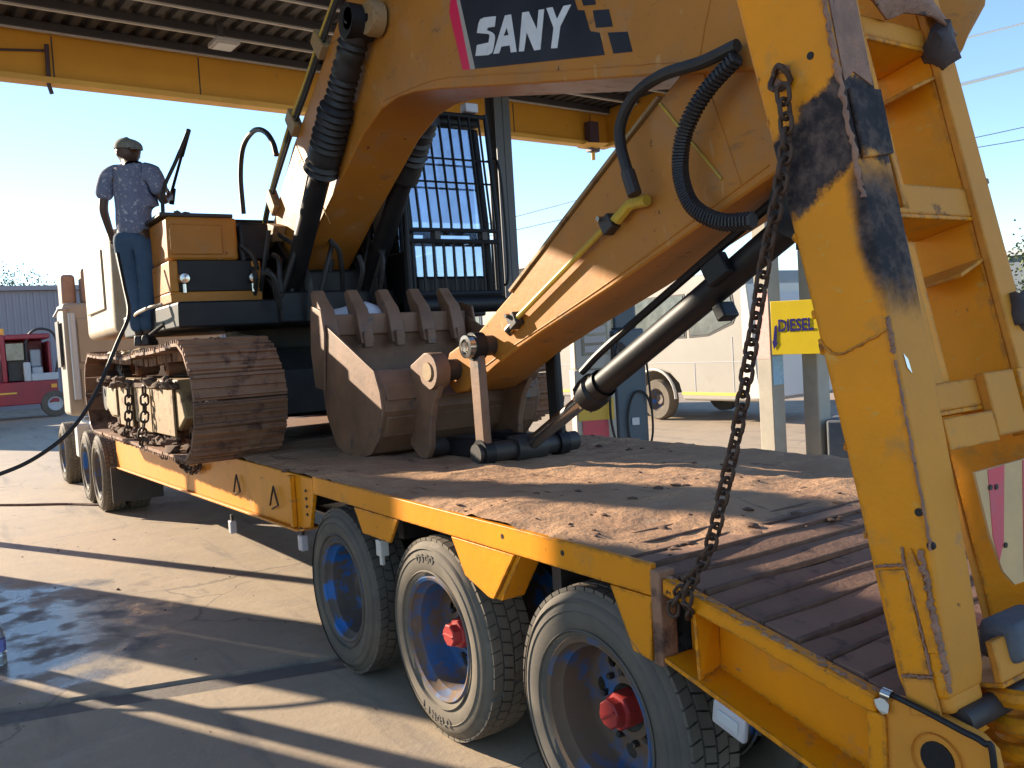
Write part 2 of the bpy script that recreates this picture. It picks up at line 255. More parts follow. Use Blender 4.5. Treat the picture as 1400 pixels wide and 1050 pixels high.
# ------------------------------------------------------------------ mesh helpers
class MB:
    def __init__(s): s.v = []; s.f = []; s.mi = []; s.cur = 0
    def add(s, vs, fs):
        o = len(s.v); s.v += [Vector(p) for p in vs]
        for f in fs: s.f.append([i+o for i in f]); s.mi.append(s.cur)
        return s
    def box(s, x0, x1, y0, y1, z0, z1):
        return s.add([(x0,y0,z0),(x1,y0,z0),(x1,y1,z0),(x0,y1,z0),(x0,y0,z1),(x1,y0,z1),(x1,y1,z1),(x0,y1,z1)],
                     [(3,2,1,0),(4,5,6,7),(0,1,5,4),(1,2,6,5),(2,3,7,6),(3,0,4,7)])
    def obox(s, c, a, b, d):
        c, a, b, d = map(Vector, (c, a, b, d))
        vs = [c-a-b-d, c+a-b-d, c+a+b-d, c-a+b-d, c-a-b+d, c+a-b+d, c+a+b+d, c-a+b+d]
        return s.add(vs, [(3,2,1,0),(4,5,6,7),(0,1,5,4),(1,2,6,5),(2,3,7,6),(3,0,4,7)])
    def ext(s, pts, d):
        """extrude a planar polygon (3d points) by vector d"""
        n = len(pts); d = Vector(d); pts = [Vector(p) for p in pts]
        fs = [tuple(range(n))[::-1], tuple(range(n, 2*n))] + [(i, (i+1) % n, (i+1) % n+n, i+n) for i in range(n)]
        return s.add(pts+[p+d for p in pts], fs)
    def prism(s, prof, y0, y1): return s.ext([(x, y0, z) for x, z in prof], (0, y1-y0, 0))
    def prismx(s, prof, x0, x1): return s.ext([(x0, y, z) for y, z in prof], (x1-x0, 0, 0))
    def prismz(s, prof, z0, z1): return s.ext([(x, y, z0) for x, y in prof], (0, 0, z1-z0))
    def bar(s, p0, p1, w, h, up=(0,0,1)):
        p0, p1 = Vector(p0), Vector(p1); d = p1-p0; u = Vector(up)
        a = d.cross(u)
        if a.length < 1e-6: a = d.cross(Vector((1,0,0)))
        a.normalize(); b = a.cross(d).normalized()
        return s.obox((p0+p1)/2, d/2, a*w/2, b*h/2)
    def tube(s, pts, r, n=10, cap=True):
        pts = [Vector(p) for p in pts]; m = len(pts); rs = r if isinstance(r, (list, tuple)) else [r]*m
        t0 = (pts[1]-pts[0]).normalized(); a = t0.cross(Vector((0,0,1)))
        if a.length < 1e-3: a = t0.cross(Vector((1,0,0)))
        a.normalize(); vs = []
        for i, p in enumerate(pts):
            t = (pts[min(i+1, m-1)]-pts[max(i-1, 0)]).normalized()
            a = (a-t*a.dot(t)).normalized(); b = t.cross(a)
            for k in range(n):
                an = 2*math.pi*k/n; vs.append(p+(a*math.cos(an)+b*math.sin(an))*rs[i])
        fs = [(i*n+k, i*n+(k+1) % n, (i+1)*n+(k+1) % n, (i+1)*n+k) for i in range(m-1) for k in range(n)]
        if cap: fs += [tuple(range(n))[::-1], tuple(range((m-1)*n, m*n))]
        return s.add(vs, fs)
    def lathe(s, prof, o, axis, n=32, closed=False):
        """prof [(radius, along-axis)]"""
        o = Vector(o); ax = Vector(axis).normalized(); a = ax.cross(Vector((0.3,0.2,1))).normalized(); b = ax.cross(a)
        vs = []
        for r, h in prof:
            for k in range(n):
                an = 2*math.pi*k/n; vs.append(o+ax*h+(a*math.cos(an)+b*math.sin(an))*r)
        m = len(prof); fs = [(i*n+k, i*n+(k+1) % n, (i+1)*n+(k+1) % n, (i+1)*n+k) for i in range(m-1) for k in range(n)]
        if closed: fs += [((m-1)*n+k, (m-1)*n+(k+1) % n, (k+1) % n, k) for k in range(n)]
        return s.add(vs, fs)
    def cyl(s, p0, p1, r, n=20, r1=None):
        p0, p1 = Vector(p0), Vector(p1); L = (p1-p0).length
        r1 = r if r1 is None else r1
        return s.lathe([(0.0005, 0), (r, 0), (r1, L), (0.0005, L)], p0, p1-p0, n)
    def blob(s, c, r, n=1, jit=0.25, sc=(1,1,1), seed=0):
        bm = bmesh.new(); bmesh.ops.create_icosphere(bm, subdivisions=n, radius=1.0)
        c = Vector(c); vs = []
        for v in bm.verts:
            k = 1+jit*noise.noise(v.co*1.7+Vector((seed*3.1, seed*1.7, seed)))*2
            vs.append(c+Vector((v.co.x*sc[0], v.co.y*sc[1], v.co.z*sc[2]))*r*k)
        fs = [tuple(v.index for v in f.verts) for f in bm.faces]; bm.free()
        return s.add(vs, fs)
    def mesh(s, name, mats, origin=Vector((0,0,0)), smooth=35):
        me = bpy.data.meshes.new(name); me.from_pydata([p-origin for p in s.v], [], s.f); me.validate()
        for m in (mats if isinstance(mats, (list, tuple)) else [mats]): me.materials.append(M[m] if isinstance(m, str) else m)
        if len(me.polygons) == len(s.mi): me.polygons.foreach_set('material_index', s.mi)
        bm = bmesh.new(); bm.from_mesh(me); bmesh.ops.recalc_face_normals(bm, faces=bm.faces); bm.to_mesh(me); bm.free()
        if smooth:
            me.shade_smooth(); me.set_sharp_from_angle(angle=R_(smooth))
        me.update(); return me
    def build(s, name, mats, parent=None, bevel=0, smooth=35, seg=2):
        o = WORLD.get(parent.name, Vector((0,0,0))) if parent else Vector((0,0,0))
        ob = bpy.data.objects.new(name, s.mesh(name, mats, o, smooth)); COL.objects.link(ob)
        if parent: ob.parent = parent
        WORLD[ob.name] = o.copy()
        if bevel:
            b = ob.modifiers.new('bevel', 'BEVEL'); b.width = bevel; b.segments = seg; b.limit_method = 'ANGLE'; b.angle_limit = R_(35)
        return ob
WORLD = {}
def tag(o, label=None, cat=None, group=None, kind=None):
    if label: o['label'] = label
    if cat: o['category'] = cat
    if group: o['group'] = group
    if kind: o['kind'] = kind
    return o
def thing(name, loc, label, cat, group=None):
    o = bpy.data.objects.new(name, None); COL.objects.link(o); o.location = loc; o.empty_display_size = 0.2
    WORLD[o.name] = Vector(loc); return tag(o, label, cat, group)
def inst(name, me, mtx, parent):
    """a part placed by a world matrix, sharing mesh data"""
    o = bpy.data.objects.new(name, me); COL.objects.link(o); o.parent = parent
    pw = WORLD.get(parent.name, Vector((0,0,0)))
    o.matrix_local = Matrix.Translation(-pw) @ mtx
    WORLD[o.name] = mtx.translation.copy(); return o
def text(body, size, origin, xdir, ydir, mname, parent, name, thick=0.002, bold=0.0, shear=0.0, align='LEFT', sx=1.0):
    cu_ = bpy.data.curves.new('t', 'FONT'); cu_.body = body; cu_.size = size; cu_.extrude = thick; cu_.offset = bold; cu_.shear = shear; cu_.align_x = align; cu_.resolution_u = 3
    to = bpy.data.objects.new('t', cu_); COL.objects.link(to)
    dg = bpy.context.evaluated_depsgraph_get(); me = bpy.data.meshes.new_from_object(to.evaluated_get(dg)); bpy.data.objects.remove(to)
    X = Vector(xdir).normalized(); Y = Vector(ydir).normalized(); Z = X.cross(Y)
    mt = Matrix((X*sx, Y, Z)).transposed().to_4x4(); mt.translation = origin
    me.transform(mt)
    pw = WORLD.get(parent.name, Vector((0,0,0))) if parent else Vector((0,0,0))
    me.transform(Matrix.Translation(-pw)); me.materials.clear(); me.materials.append(M[mname])
    me.name = name
    o = bpy.data.objects.new(name, me); COL.objects.link(o); o.parent = parent; WORLD[o.name] = pw.copy(); return o
def smooth_path(pts, k=6):
    """Catmull-Rom through the points"""
    P = [Vector(p) for p in pts]; P = [P[0]*2-P[1]]+P+[P[-1]*2-P[-2]]; out = []
    for i in range(1, len(P)-2):
        a, b, c, d = P[i-1:i+3]
        for j in range(k):
            t = j/k; out.append(0.5*((2*b)+(c-a)*t+(2*a-5*b+4*c-d)*t*t+(3*b-a-3*c+d)*t**3))
    out.append(P[-2]); return out
def link_mesh(L, W, r, n=8, k=18):
    """one chain link: stadium torus, long axis X, in the XY plane"""
    pts = []
    a = L/2-W/2
    for i in range(k):
        an = 2*math.pi*i/k; x = math.cos(an)*W/2; y = math.sin(an)*W/2
        pts.append(Vector((x+(a if x > 0 else -a), y, 0)))
    mb = MB(); vs = []
    for i, p in enumerate(pts):
        t = (pts[(i+1) % k]-pts[i-1]).normalized(); a_ = Vector((0,0,1)); b_ = t.cross(a_)
        for j in range(n):
            an = 2*math.pi*j/n; vs.append(p+(a_*math.cos(an)+b_*math.sin(an))*r)
    fs = [(i*n+j, i*n+(j+1) % n, ((i+1) % k)*n+(j+1) % n, ((i+1) % k)*n+j) for i in range(k) for j in range(n)]
    mb.add(vs, fs); return mb
def chain_links(path, pitch, me, parent, name='link', roll0=0.0):
    """place links along a polyline"""
    P = smooth_path(path, 10); seg = 0; acc = 0.0; pos = P[0].copy(); k = 0
    total = sum((P[i+1]-P[i]).length for i in range(len(P)-1)); nl = int(total/pitch)
    def at(sv):
        for i in range(len(P)-1):
            L = (P[i+1]-P[i]).length
            if sv <= L: return P[i].lerp(P[i+1], sv/L if L else 0), (P[i+1]-P[i]).normalized()
            sv -= L
        return P[-1], (P[-1]-P[-2]).normalized()
    for k in range(nl):
        p, t = at((k+0.5)*pitch)
        side = t.cross(Vector((0,1,0)));  side = side.normalized() if side.length > 1e-3 else Vector((1,0,0))
        up = side.cross(t)
        an = roll0+(math.pi/2 if k % 2 else 0)+random.uniform(-.2, .2)
        yv = side*math.cos(an)+up*math.sin(an); zv = t.cross(yv)
        mt = Matrix((t, yv, zv)).transposed().to_4x4(); mt.translation = p
        inst(name, me, mt, parent)

# ------------------------------------------------------------------ the setting: ground, gutter
DIRG = Vector((0.285, 0.958, 0)).normalized(); PERP = Vector((DIRG.y, -DIRG.x, 0))
g0 = Vector((-1.62, -0.9, 0)).dot(PERP)
prof = [(-700, 0), (g0-0.5, 0), (g0-0.13, 0), (g0-0.10, -0.018), (g0+0.09, -0.020), (g0+0.13, 0.0), (g0+0.5, 0), (700, 0)]
mb = MB(); T = [-700, -6, -2, 0, 2, 6, 700]
for t in T:
    for p, z in prof: mb.v.append(PERP*p+DIRG*t+Vector((0,0,z)))
for i in range(len(T)-1):
    for j in range(len(prof)-1):
        a = i*len(prof)+j; mb.f.append([a, a+1, a+1+len(prof), a+len(prof)]); mb.mi.append(0)
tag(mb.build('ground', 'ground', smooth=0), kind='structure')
mb = MB()
for i in range(34):
    x, y = random.uniform(-7, -0.5), random.uniform(-1.9, 0.3); s_ = random.choice([.004, .005, .007, .010, .016])
    mb.blob((x, y, s_*0.3), s_, 1, .35, (1.5, 1, .5), i)
tag(mb.build('ground_debris', 'clod'), 'scattered dry mud crumbs lying on the concrete forecourt', 'debris', kind='stuff')

# ------------------------------------------------------------------ forecourt canopy
CD = Vector((-0.06, 0.998, 0)).normalized(); CN = Vector((CD.y, -CD.x, 0)); CO = Vector((-6.48, -1.07, 0))
def cp(a, b, z): return CO+CD*a+CN*b+Vector((0,0,z))
A0, A1, B1 = -13.0, 8.34, 4.95
canopy = thing('forecourt_canopy', cp(5.4, 1.0, 0), 'filling station canopy with orange-yellow fascia and dark ribbed soffit', 'canopy')
def cbox(mb, a0, a1, b0, b1, z0, z1): return mb.obox(cp((a0+a1)/2, (b0+b1)/2, (z0+z1)/2), CD*(a1-a0)/2, CN*(b1-b0)/2, (0,0,(z1-z0)/2))
# ribbed roof sheets, each 1 m wide
aa = A0; sheets = []
while aa < A1-0.05:
    a2 = min(aa+1.0, A1); mb = MB(); pr = []
    k = aa
    while k < a2-0.01:
        pr += [(k, 5.40), (k+0.07, 5.40), (k+0.09, 5.445), (k+0.14, 5.445), (k+0.16, 5.40)]; k += 0.1667
    pr = [(min(a, a2), z) for a, z in pr]+[(a2, 5.40)]
    poly = pr+[(a2, 5.47), (aa, 5.47)]
    n = len(pr)
    for b in (0.0, B1):
        for a, z in pr: mb.v.append(cp(a, b, z))
    for i in range(n-1): mb.f.append([i, i+1, n+i+1, n+i]); mb.mi.append(0)
    mb.build('roof_sheet', 'canopy_sheet', canopy, smooth=0); aa += 1.0
cbox(MB(), A0, A1, 0.0, B1, 5.455, 5.52).build('roof_deck', 'canopy_sheet', canopy)
for i in range(8):
    b = 0.08+0.63*i
    pu = cbox(MB(), A0, A1-0.03, b, b+0.05, 5.32, 5.395).build('purlin', 'purlin', canopy)
    cbox(MB(), A0, A1-0.03, b-0.004, b+0.03, 5.300, 5.318).build('purlin_lip', 'purlin_lip', pu)
    mb = MB(); k = A0+0.04        # rib closers seen as a row of teeth along each purlin
    while k < A1: cbox(mb, k, k+0.06, b-0.05, b-0.002, 5.36, 5.396); k += 0.1667
    mb.build('rib_closer', 'purlin_lip', pu, smooth=0)['kind'] = 'stuff'
mb = cbox(MB(), A0, A1, -0.06, 0.0, 4.86, 5.50); fa = mb.build('fascia', 'fascia', canopy)
mb = cbox(MB(), A0, A1, -0.075, 0.10, 4.80, 4.858); mb.build('fascia_lip', 'fascia_lip', fa)
for k in [A0+1.5*i for i in range(1, 15)]:
    cbox(MB(), k, k+0.012, 0.0, 0.006, 4.86, 5.30).build('fascia_joint', 'purlin', fa)
mb = cbox(MB(), A1, A1+0.06, -0.075, B1, 4.86, 5.50); fb = mb.build('fascia', 'fascia', canopy)
cbox(MB(), A1-0.10, A1+0.075, 0.105, B1, 4.80, 4.858).build('fascia_lip', 'fascia_lip', fb)
# far-corner downpipe, cross-bracing pipe, soffit drain pipe
mb = cbox(MB(), 7.85, 8.03, 0.04, 0.16, 4.70, 5.15); mb.build('downpipe', 'purple_pipe', canopy)
mb = MB(); mb.tube([cp(7.94, 0.1, 4.72), cp(7.94, 0.1, 4.58)], 0.03, 8).lathe([(0.26, 0), (0.24, -0.01), (0.03, -0.07)], cp(7.94, 0.1, 4.80), (0,0,1), 4); mb.build('downpipe_outlet', 'fascia_lip', canopy)
mb = MB(); mb.tube([cp(0.45, 0.04, 5.2), cp(0.44, 0.05, 4.78), cp(0.46, 0.05, 4.70)], 0.022, 8); mb.tube([cp(-0.9, 0.03, 4.98), cp(0.44, 0.03, 5.14)], 0.012, 6); mb.build('soffit_pipe', 'purple_pipe', canopy)
mb = cbox(MB(), 1.80, 2.05, 0.92, 1.20, 5.10, 5.15); lamp = mb.build('soffit_lamp', 'lampbody', canopy, bevel=.01)
cbox(MB(), 1.83, 2.02, 0.95, 1.17, 5.09, 5.099).build('lamp_lens', 'lens', lamp)
cbox(MB(), 1.9, 1.95, 0.95, 1.0, 5.15, 5.38).build('lamp_stem', 'purlin', lamp)
for (x, y) in ((-5.5, 4.23),):
    mb = MB(); mb.box(x-0.11, x+0.11, y-0.004, y+0.004, 0, 5.38).box(x-0.11, x-0.098, y-0.11, y+0.11, 0, 5.38).box(x+0.098, x+0.11, y-0.11, y+0.11, 0, 5.38)
    mb.build('column', 'purlin', canopy); MB().box(x-0.2, x+0.2, y-0.2, y+0.2, 0, 0.02).build('column_base', 'dark', canopy)
# ------------------------------------------------------------------ unseen blockers, added to cast the forecourt shade bands
AL = Vector((math.cos(AZ), math.sin(AZ), 0)); AQ = Vector((math.sin(AZ), -math.cos(AZ), 0))
def sq(s, q, z=0): return AL*s+AQ*q+Vector((0,0,z))
def sbox(mb, s0, s1, q0, q1, z0, z1): return mb.obox(sq((s0+s1)/2, (q0+q1)/2, (z0+z1)/2), AL*(s1-s0)/2, AQ*(q1-q0)/2, (0,0,(z1-z0)/2))
tot = thing('totem_blocker', sq(-9, -.34), 'added unseen light blocker, a tall slate slab left of the forecourt', 'totem')  # added out of view, stepped to shade the deck and near ground
sbox(MB(), -9.2, -8.8, -.62, -0.13, 0.25, 4.85).build('panel', 'pumpblue', tot, bevel=.03); sbox(MB(), -9.2, -8.8, -1.13, -.623, 0.25, 4.0).build('panel', 'white', tot, bevel=.03); sbox(MB(), -9.35, -8.65, -1.25, 0.05, 0, 0.25).build('plinth', 'block', tot, bevel=.02)
van = thing('truck_blocker', sq(-9, 1.9), 'added unseen light blocker in the form of a white box truck', 'truck')  # added out of view to shade the ramp and beavertail
sbox(MB(), -11.5, -6.4, 0.42, 2.95, 0.95, 4.85).build('cargo_box', 'white', van, bevel=.03)
sbox(sbox(MB(), -13.4, -11.6, 0.6, 2.8, 0.6, 2.6), -13.0, -11.6, 0.7, 2.7, 2.6, 3.2).build('cab', 'white', van, bevel=.06)
sbox(MB(), -13.2, -6.3, 1.2, 2.2, 0.55, 0.93).build('chassis', 'dark', van)
for s_ in (-12.6, -7.6):
    for q_ in (0.62, 2.5): MB().cyl(sq(s_, q_, .5), sq(s_, q_+.3, .5), .5, 24).build('wheel', 'tyre', van)
bol = thing('low_blocker', sq(-6, .05), 'added unseen low light blocker of dark concrete', 'bin')  # added low, so a sunlit sliver starts behind it
sbox(MB(), -6.3, -5.9, -.3, .36, 0, 1.0).build('body', 'block', bol, bevel=.03); sbox(MB(), -6.32, -5.88, -.32, .38, 1.003, 1.05).build('rim', 'dark', bol, bevel=.01)
pst = thing('post_blocker', sq(-5.6, .33), 'added unseen light blocker, a square concrete post', 'post')  # added to close the shade between two sunlit slivers
sbox(MB(), -5.7, -5.5, .20, .36, 0, 2.6).build('shaft', 'concrete_post', pst, bevel=.02); sbox(MB(), -5.8, -5.4, .14, .435, 0, .06).build('base', 'concrete_post', pst)
pol = thing('pole_blocker', sq(-9, -1.95), 'added unseen light blocker, a slim dark pole', 'pole')  # added to throw a thin shadow band across the forecourt
MB().cyl(sq(-9, -1.95, 0), sq(-9, -1.95, 5.5), .09, 14, .06).build('pole', 'dark', pol); MB().cyl(sq(-9, -1.95, 0), sq(-9, -1.95, .12), .16, 14).build('base', 'dark', pol)

# ------------------------------------------------------------------ background: shed, red trucks, wall, trees
shed = thing('storage_shed', (-47, 6, 0), 'long mauve-grey sheet-metal shed behind the red truck', 'shed')
MB().box(-60, -45, -14, 13, 0, 5.75).build('wall', 'shed', shed)
mb = MB()
for i in range(90): mb.box(-44.999, -44.95, -14+0.3*i, -14+0.3*i+0.1, 0.1, 5.7)
mb.build('cladding_rib', 'shed', shed)['kind'] = 'stuff'
MB().box(-60.3, -44.7, -14.3, 13.3, 5.753, 5.98).build('roof', 'shed', shed)
# red truck seen side-on far left
rt = thing('red_truck', (-36, 0.8, 0), 'red low flatbed truck with open cab, in front of the grey shed', 'truck')
MB().box(-37.2, -35.2, -6.0, 2.45, 0.55, 1.45).build('chassis_skirt', 'redtruck', rt, bevel=.03)
MB().box(-35.195, -35.18, -6.0, 1.0, 1.0, 1.06).build('pinstripe', 'stripe', rt)
mb = MB(); mb.box(-37.1, -35.3, 0.55, 0.75, 1.45, 3.3).box(-37.1, -35.3, 2.2, 2.3, 1.45, 3.0).box(-37.1, -35.3, 0.75, 2.3, 3.1, 3.3).box(-37.1, -37.0, .75, 2.2, 1.45, 3.1)
mb.build('cab_shell', 'redtruck', rt, bevel=.04)
MB().box(-35.6, -35.5, 0.8, 1.5, 1.5, 2.6).build('cab_interior', 'dark', rt)
MB().tube(smooth_path([(-35.4, 1.5, 1.6), (-35.4, 1.45, 2.9), (-35.4, 1.8, 3.45), (-35.4, 2.4, 3.35), (-35.4, 2.6, 2.6), (-35.4, 2.4, 1.6)]), .05, 8).build('guard_hoop', 'dark', rt)
MB().box(-35.5, -35.2, 1.3, 1.55, 1.45, 2.2).box(-35.5, -35.2, 1.55, 2.5, 1.45, 1.75).build('fender', 'busgrey', rt, bevel=.04)
MB().box(-35.35, -35.28, .76, 1.35, 2.3, 2.95).build('cab_window', 'busglass', rt); MB().box(-35.3, -35.2, -.2, .5, 1.46, 2.3).build('tool_locker', 'redtruck', rt, bevel=.03)
MB().tube([(-35.25,.5,1.5),(-35.25,.5,2.9),(-35.25,.3,3.0)], .035, 6).box(-35.32,-35.2,.12,.32,2.6,3.05).build('mirror', 'dark', rt); MB().box(-35.19,-35.16,2.2,2.4,1.15,1.3).build('tail_lamp', 'orange_lamp', rt)
for k in range(4): MB().box(-35.195, -35.17, -5.4+1.5*k, -5.36+1.5*k, .6, 1.4).build('skirt_joint', 'dark', rt)
MB().box(-35.9, -35.5, 1.6, 2.0, 1.5, 2.0).box(-35.95, -35.85, 1.6, 2.0, 2.0, 2.7).build('seat', 'busgrey', rt, bevel=.05)
MB().cyl((-35.6, .65, 3.3), (-35.6, .65, 3.55), .12, 12).build('beacon', 'orange_lamp', rt)
for y in (2.3, -0.9, -4.5):
    t = MB().lathe([(.28,.0),(.5,.02),(.52,.1),(.52,.25),(.5,.3),(.28,.3)], (-35.15, y, .52), (-1,0,0), 24).build('wheel', 'tyre', rt); MB().lathe([(.001,.05),(.2,.06),(.28,.02)], (-35.15, y, .52), (-1,0,0), 20).build('rim', 'busgrey', t)
wt = thing('white_box_trailer', (-31, -1.5, 0), 'white and red box trailer cut by the left edge of the picture', 'trailer')
MB().box(-33, -28, -4.0, -0.45, 1.3, 3.75).build('box_body', 'white', wt, bevel=.05); MB().box(-33, -27.98, -4.0, -0.44, 1.0, 1.297).build('skirt', 'redtruck', wt)
for y in (-3.6, -1.0):
    MB().cyl((-28.2, y-.3, .5), (-28.2, y, .5), .5, 20).build('wheel', 'tyre', wt)
bw = thing('far_warehouse', (-30, 48, 0), 'low slate-blue warehouse beyond the parked bus', 'building')
MB().box(-42, 30, 44, 54, 0, 4.6).build('wall', 'bluewall', bw); MB().box(-42.4, 30.4, 43.6, 54.4, 4.603, 4.9).build('roof', 'busgrey', bw)
mb = MB().box(-16, -13.2, 43.9, 43.99, 2.6, 3.8); mb.build('window', 'white', bw)
hw = thing('far_office', (-55, 40, 0), 'pale cream low building far behind the canopy column', 'building')
MB().box(-75, -46, 36, 46, 0, 7.2).build('wall', 'bus', hw); MB().box(-75.5, -45.5, 35.5, 46.5, 7.203, 7.5).build('roof', 'busgrey', hw)
for i in range(6): f_ = MB().box(-72+i*4.3, -70+i*4.3, 35.9, 35.99, 3.2, 5.4).build('window', 'busgrey', hw); MB().box(-71.9+i*4.3, -70.1+i*4.3, 35.86, 35.897, 3.3, 5.3).build('pane', 'busglass', f_)
def tree(loc, h, cr_, label, seed):
    rnd = random.Random(seed)
    t = thing('tree', loc, label, 'tree', 'far trees'); L = Vector(loc)
    mb = MB(); mb.tube([L, L+Vector((.1,0,h*.3)), L+Vector((0,.1,h*.6))], [.22,.16,.06], 7)
    for i in range(6):
        an = rnd.uniform(0, 6.28); mb.tube([L+Vector((0,0,h*(.3+.05*i))), L+Vector((math.cos(an)*cr_*.6, math.sin(an)*cr_*.6, h*(.55+.05*i)))], [.07,.02], 5)
    mb.build('trunk', 'bark', t)
    mb = MB()
    cl = [(Vector((rnd.gauss(0,.45), rnd.gauss(0,.45), rnd.uniform(.38,.95)))) for _ in range(26)]
    for i in range(5200):
        c = rnd.choice(cl); p = L+Vector((c.x*cr_+rnd.gauss(0,.22)*cr_, c.y*cr_+rnd.gauss(0,.22)*cr_, c.z*h+rnd.gauss(0,.07)*h))
        a = Vector((rnd.gauss(0,1), rnd.gauss(0,1), rnd.gauss(0,1))).normalized()*rnd.uniform(.05,.13); b = a.cross(Vector((rnd.gauss(0,1), rnd.gauss(0,1), rnd.gauss(0,1)))).normalized()*.055
        mb.add([p-a, p+b, p+a, p-b], [(0,1,2,3)])
    mb.build('crown', 'leaf', t, smooth=0)
tree((-64, 2.5, 0), 8.4, 3.2, 'bare-topped tree peeping over the grey shed roof', 3)
tree((-14, 38, 0), 5.6, 3.0, 'green tree behind the ramp at the right edge', 5)
tree((-9.5, 40, 0), 5.2, 3.2, 'smaller green tree right of the one behind the ramp', 8)
vg = MB().box(-30, 20, 30, 43, -.1, .05).build('grass_verge', 'green'); tag(vg, kind='structure')

# power cables
pw = [((-18.34,38.16,12.3),(-16.68,40.71,12.88),.085,'cable','thick white cable crossing the sky right of the ramp'),
      ((-17.99,38.89,14.49),(-16.69,40.87,14.94),.05,'cable','thin white cable at the top right corner'),
      ((-17.6,39.0,16.0),(-16.3,41.0,16.45),.03,'cable','topmost thin white cable at the upper right corner'),
      ((-28.63,58.96,13.85),(-26.83,61.71,14.35),.03,'cablegrey','upper of two thin grey cables right of the ramp'),
      ((-28.49,59.12,13.18),(-26.82,61.64,13.5),.03,'cablegrey','lower of two thin grey cables right of the ramp'),
      ((-54.58,37.91,11.7),(-50.38,44.35,13.27),.05,'cable','upper white cable seen under the boom beside the column'),
      ((-54.57,37.83,10.65),(-50.37,44.25,11.94),.05,'cable','lower white cable seen under the boom beside the column')]
for p, q, r, m_, lb in pw:
    p, q = Vector(p), Vector(q); d = (q-p).normalized()
    tag(MB().tube([p-d*14, p+(q-p)*.5-Vector((0,0,.05)), q+d*16], r, 6).build('power_cable', m_), lb, 'cable', 'overhead cables')

# ------------------------------------------------------------------ bus
bus = thing('parked_bus', (-11, 12.2, 0), 'cream minibus with yellow stripe parked behind the fuel pump', 'bus')
BX0, BX1, BY0, BY1 = -15.5, -7.45, 11.0, 13.3
pr = [(BX0, .45), (-11.0, .45), (-10.86, .80), (-10.6, 1.02), (-10.2, 1.08), (-9.75, 1.0), (-9.5, .8), (-9.38, .45), (BX1+.12, .45), (BX1+.04, .55), (BX1, 1.0), (BX1-.03, 1.75), (BX1-.16, 2.72), (BX1-.40, 2.96), (BX0+.3, 3.0), (BX0, 2.6)]
MB().prism(pr, BY0, BY1).build('body', 'bus', bus, bevel=.05, seg=3)
MB().prism([(BX1-.30, .5), (BX1+.14, .5), (BX1+.05, 1.0), (BX1-.01, 1.75), (BX1-.13, 2.70), (BX1-.28, 2.6)], BY0-.012, BY1+.012).build('front_cap', 'white', bus, bevel=.03)
MB().prism([(BX1+.055, 1.55), (BX1+.08, 1.6), (BX1-.04, 2.5), (BX1-.08, 2.5)], BY0+.15, BY1-.15).build('windscreen', 'busgrey', bus)
wins = [(-15.2, -13.3), (-13.2, -11.4), (-11.3, -9.2)]
for a, b in wins:
    f_ = MB().box(a, b, BY0-.008, BY0+.01, 1.72, 2.62).build('window', 'dark', bus); MB().box(a+.05, b-.05, BY0-.016, BY0-.009, 1.76, 2.58).build('pane', 'busglass', f_)
f_ = MB().prism([(-9.12, 1.72), (-8.6, 1.74), (-7.95, 1.95), (-7.86, 2.1), (-7.95, 2.6), (-9.12, 2.62)], BY0-.008, BY0+.01).build('window', 'dark', bus)
MB().prism([(-9.07, 1.76), (-8.6, 1.78), (-8.0, 1.98), (-7.92, 2.1), (-8.0, 2.56), (-9.07, 2.58)], BY0-.016, BY0-.009).build('pane', 'busglass', f_)
MB().box(-8.85, -8.68, BY0-.03, BY0-.018, 2.2, 2.42).build('window_sticker', 'dark', bus)
MB().box(BX0, -10.95, BY0-.006, BY0+.01, .56, .62).box(-9.4, BX1+.02, BY0-.006, BY0+.01, .56, .62).build('stripe', 'stripe', bus)
MB().box(BX0, BX1-.2, BY0-.006, BY0+.01, 1.215, 1.23).box(-9.02, -9.005, BY0-.006, BY0+.01, .63, 1.215).box(-8.0, -7.985, BY0-.006, BY0+.01, .63, 1.7).build('panel_joint', 'busgrey', bus)
mb = MB(); mb.tube([(-10.2+.62*math.cos(t)*1.0, BY0-.01, .47+.62*math.sin(t)) for t in [math.pi*i/14 for i in range(15)]], .03, 6); mb.build('wheel_arch', 'white', bus)
MB().tube([(BX1+.1, BY0+.05, 1.7), (BX1+.45, BY0-.1, 1.8), (BX1+.5, BY0-.15, 2.1)], .02, 6).box(BX1+.42, BX1+.54, BY0-.25, BY0-.08, 1.9, 2.35).build('mirror', 'dark', bus)
for x in (-10.2, -14.2):
    t = MB().lathe([(.24,.0),(.40,-.01),(.43,.04),(.43,.22),(.40,.27),(.24,.27)], (x, BY0+.02, .44), (0,1,0), 28).build('wheel', 'tyre_dusty_lit', bus)
    MB().lathe([(.001,.10),(.1,.08),(.15,.12),(.22,.05),(.24,.0)], (x, BY0+.03, .44), (0,1,0), 20).build('rim', 'rimdirt', t)
    MB().lathe([(.24,.0),(.42,.02),(.42,.2),(.24,.2)], (x, BY1-.3, .44), (0,1,0), 20).build('wheel', 'tyre', bus)

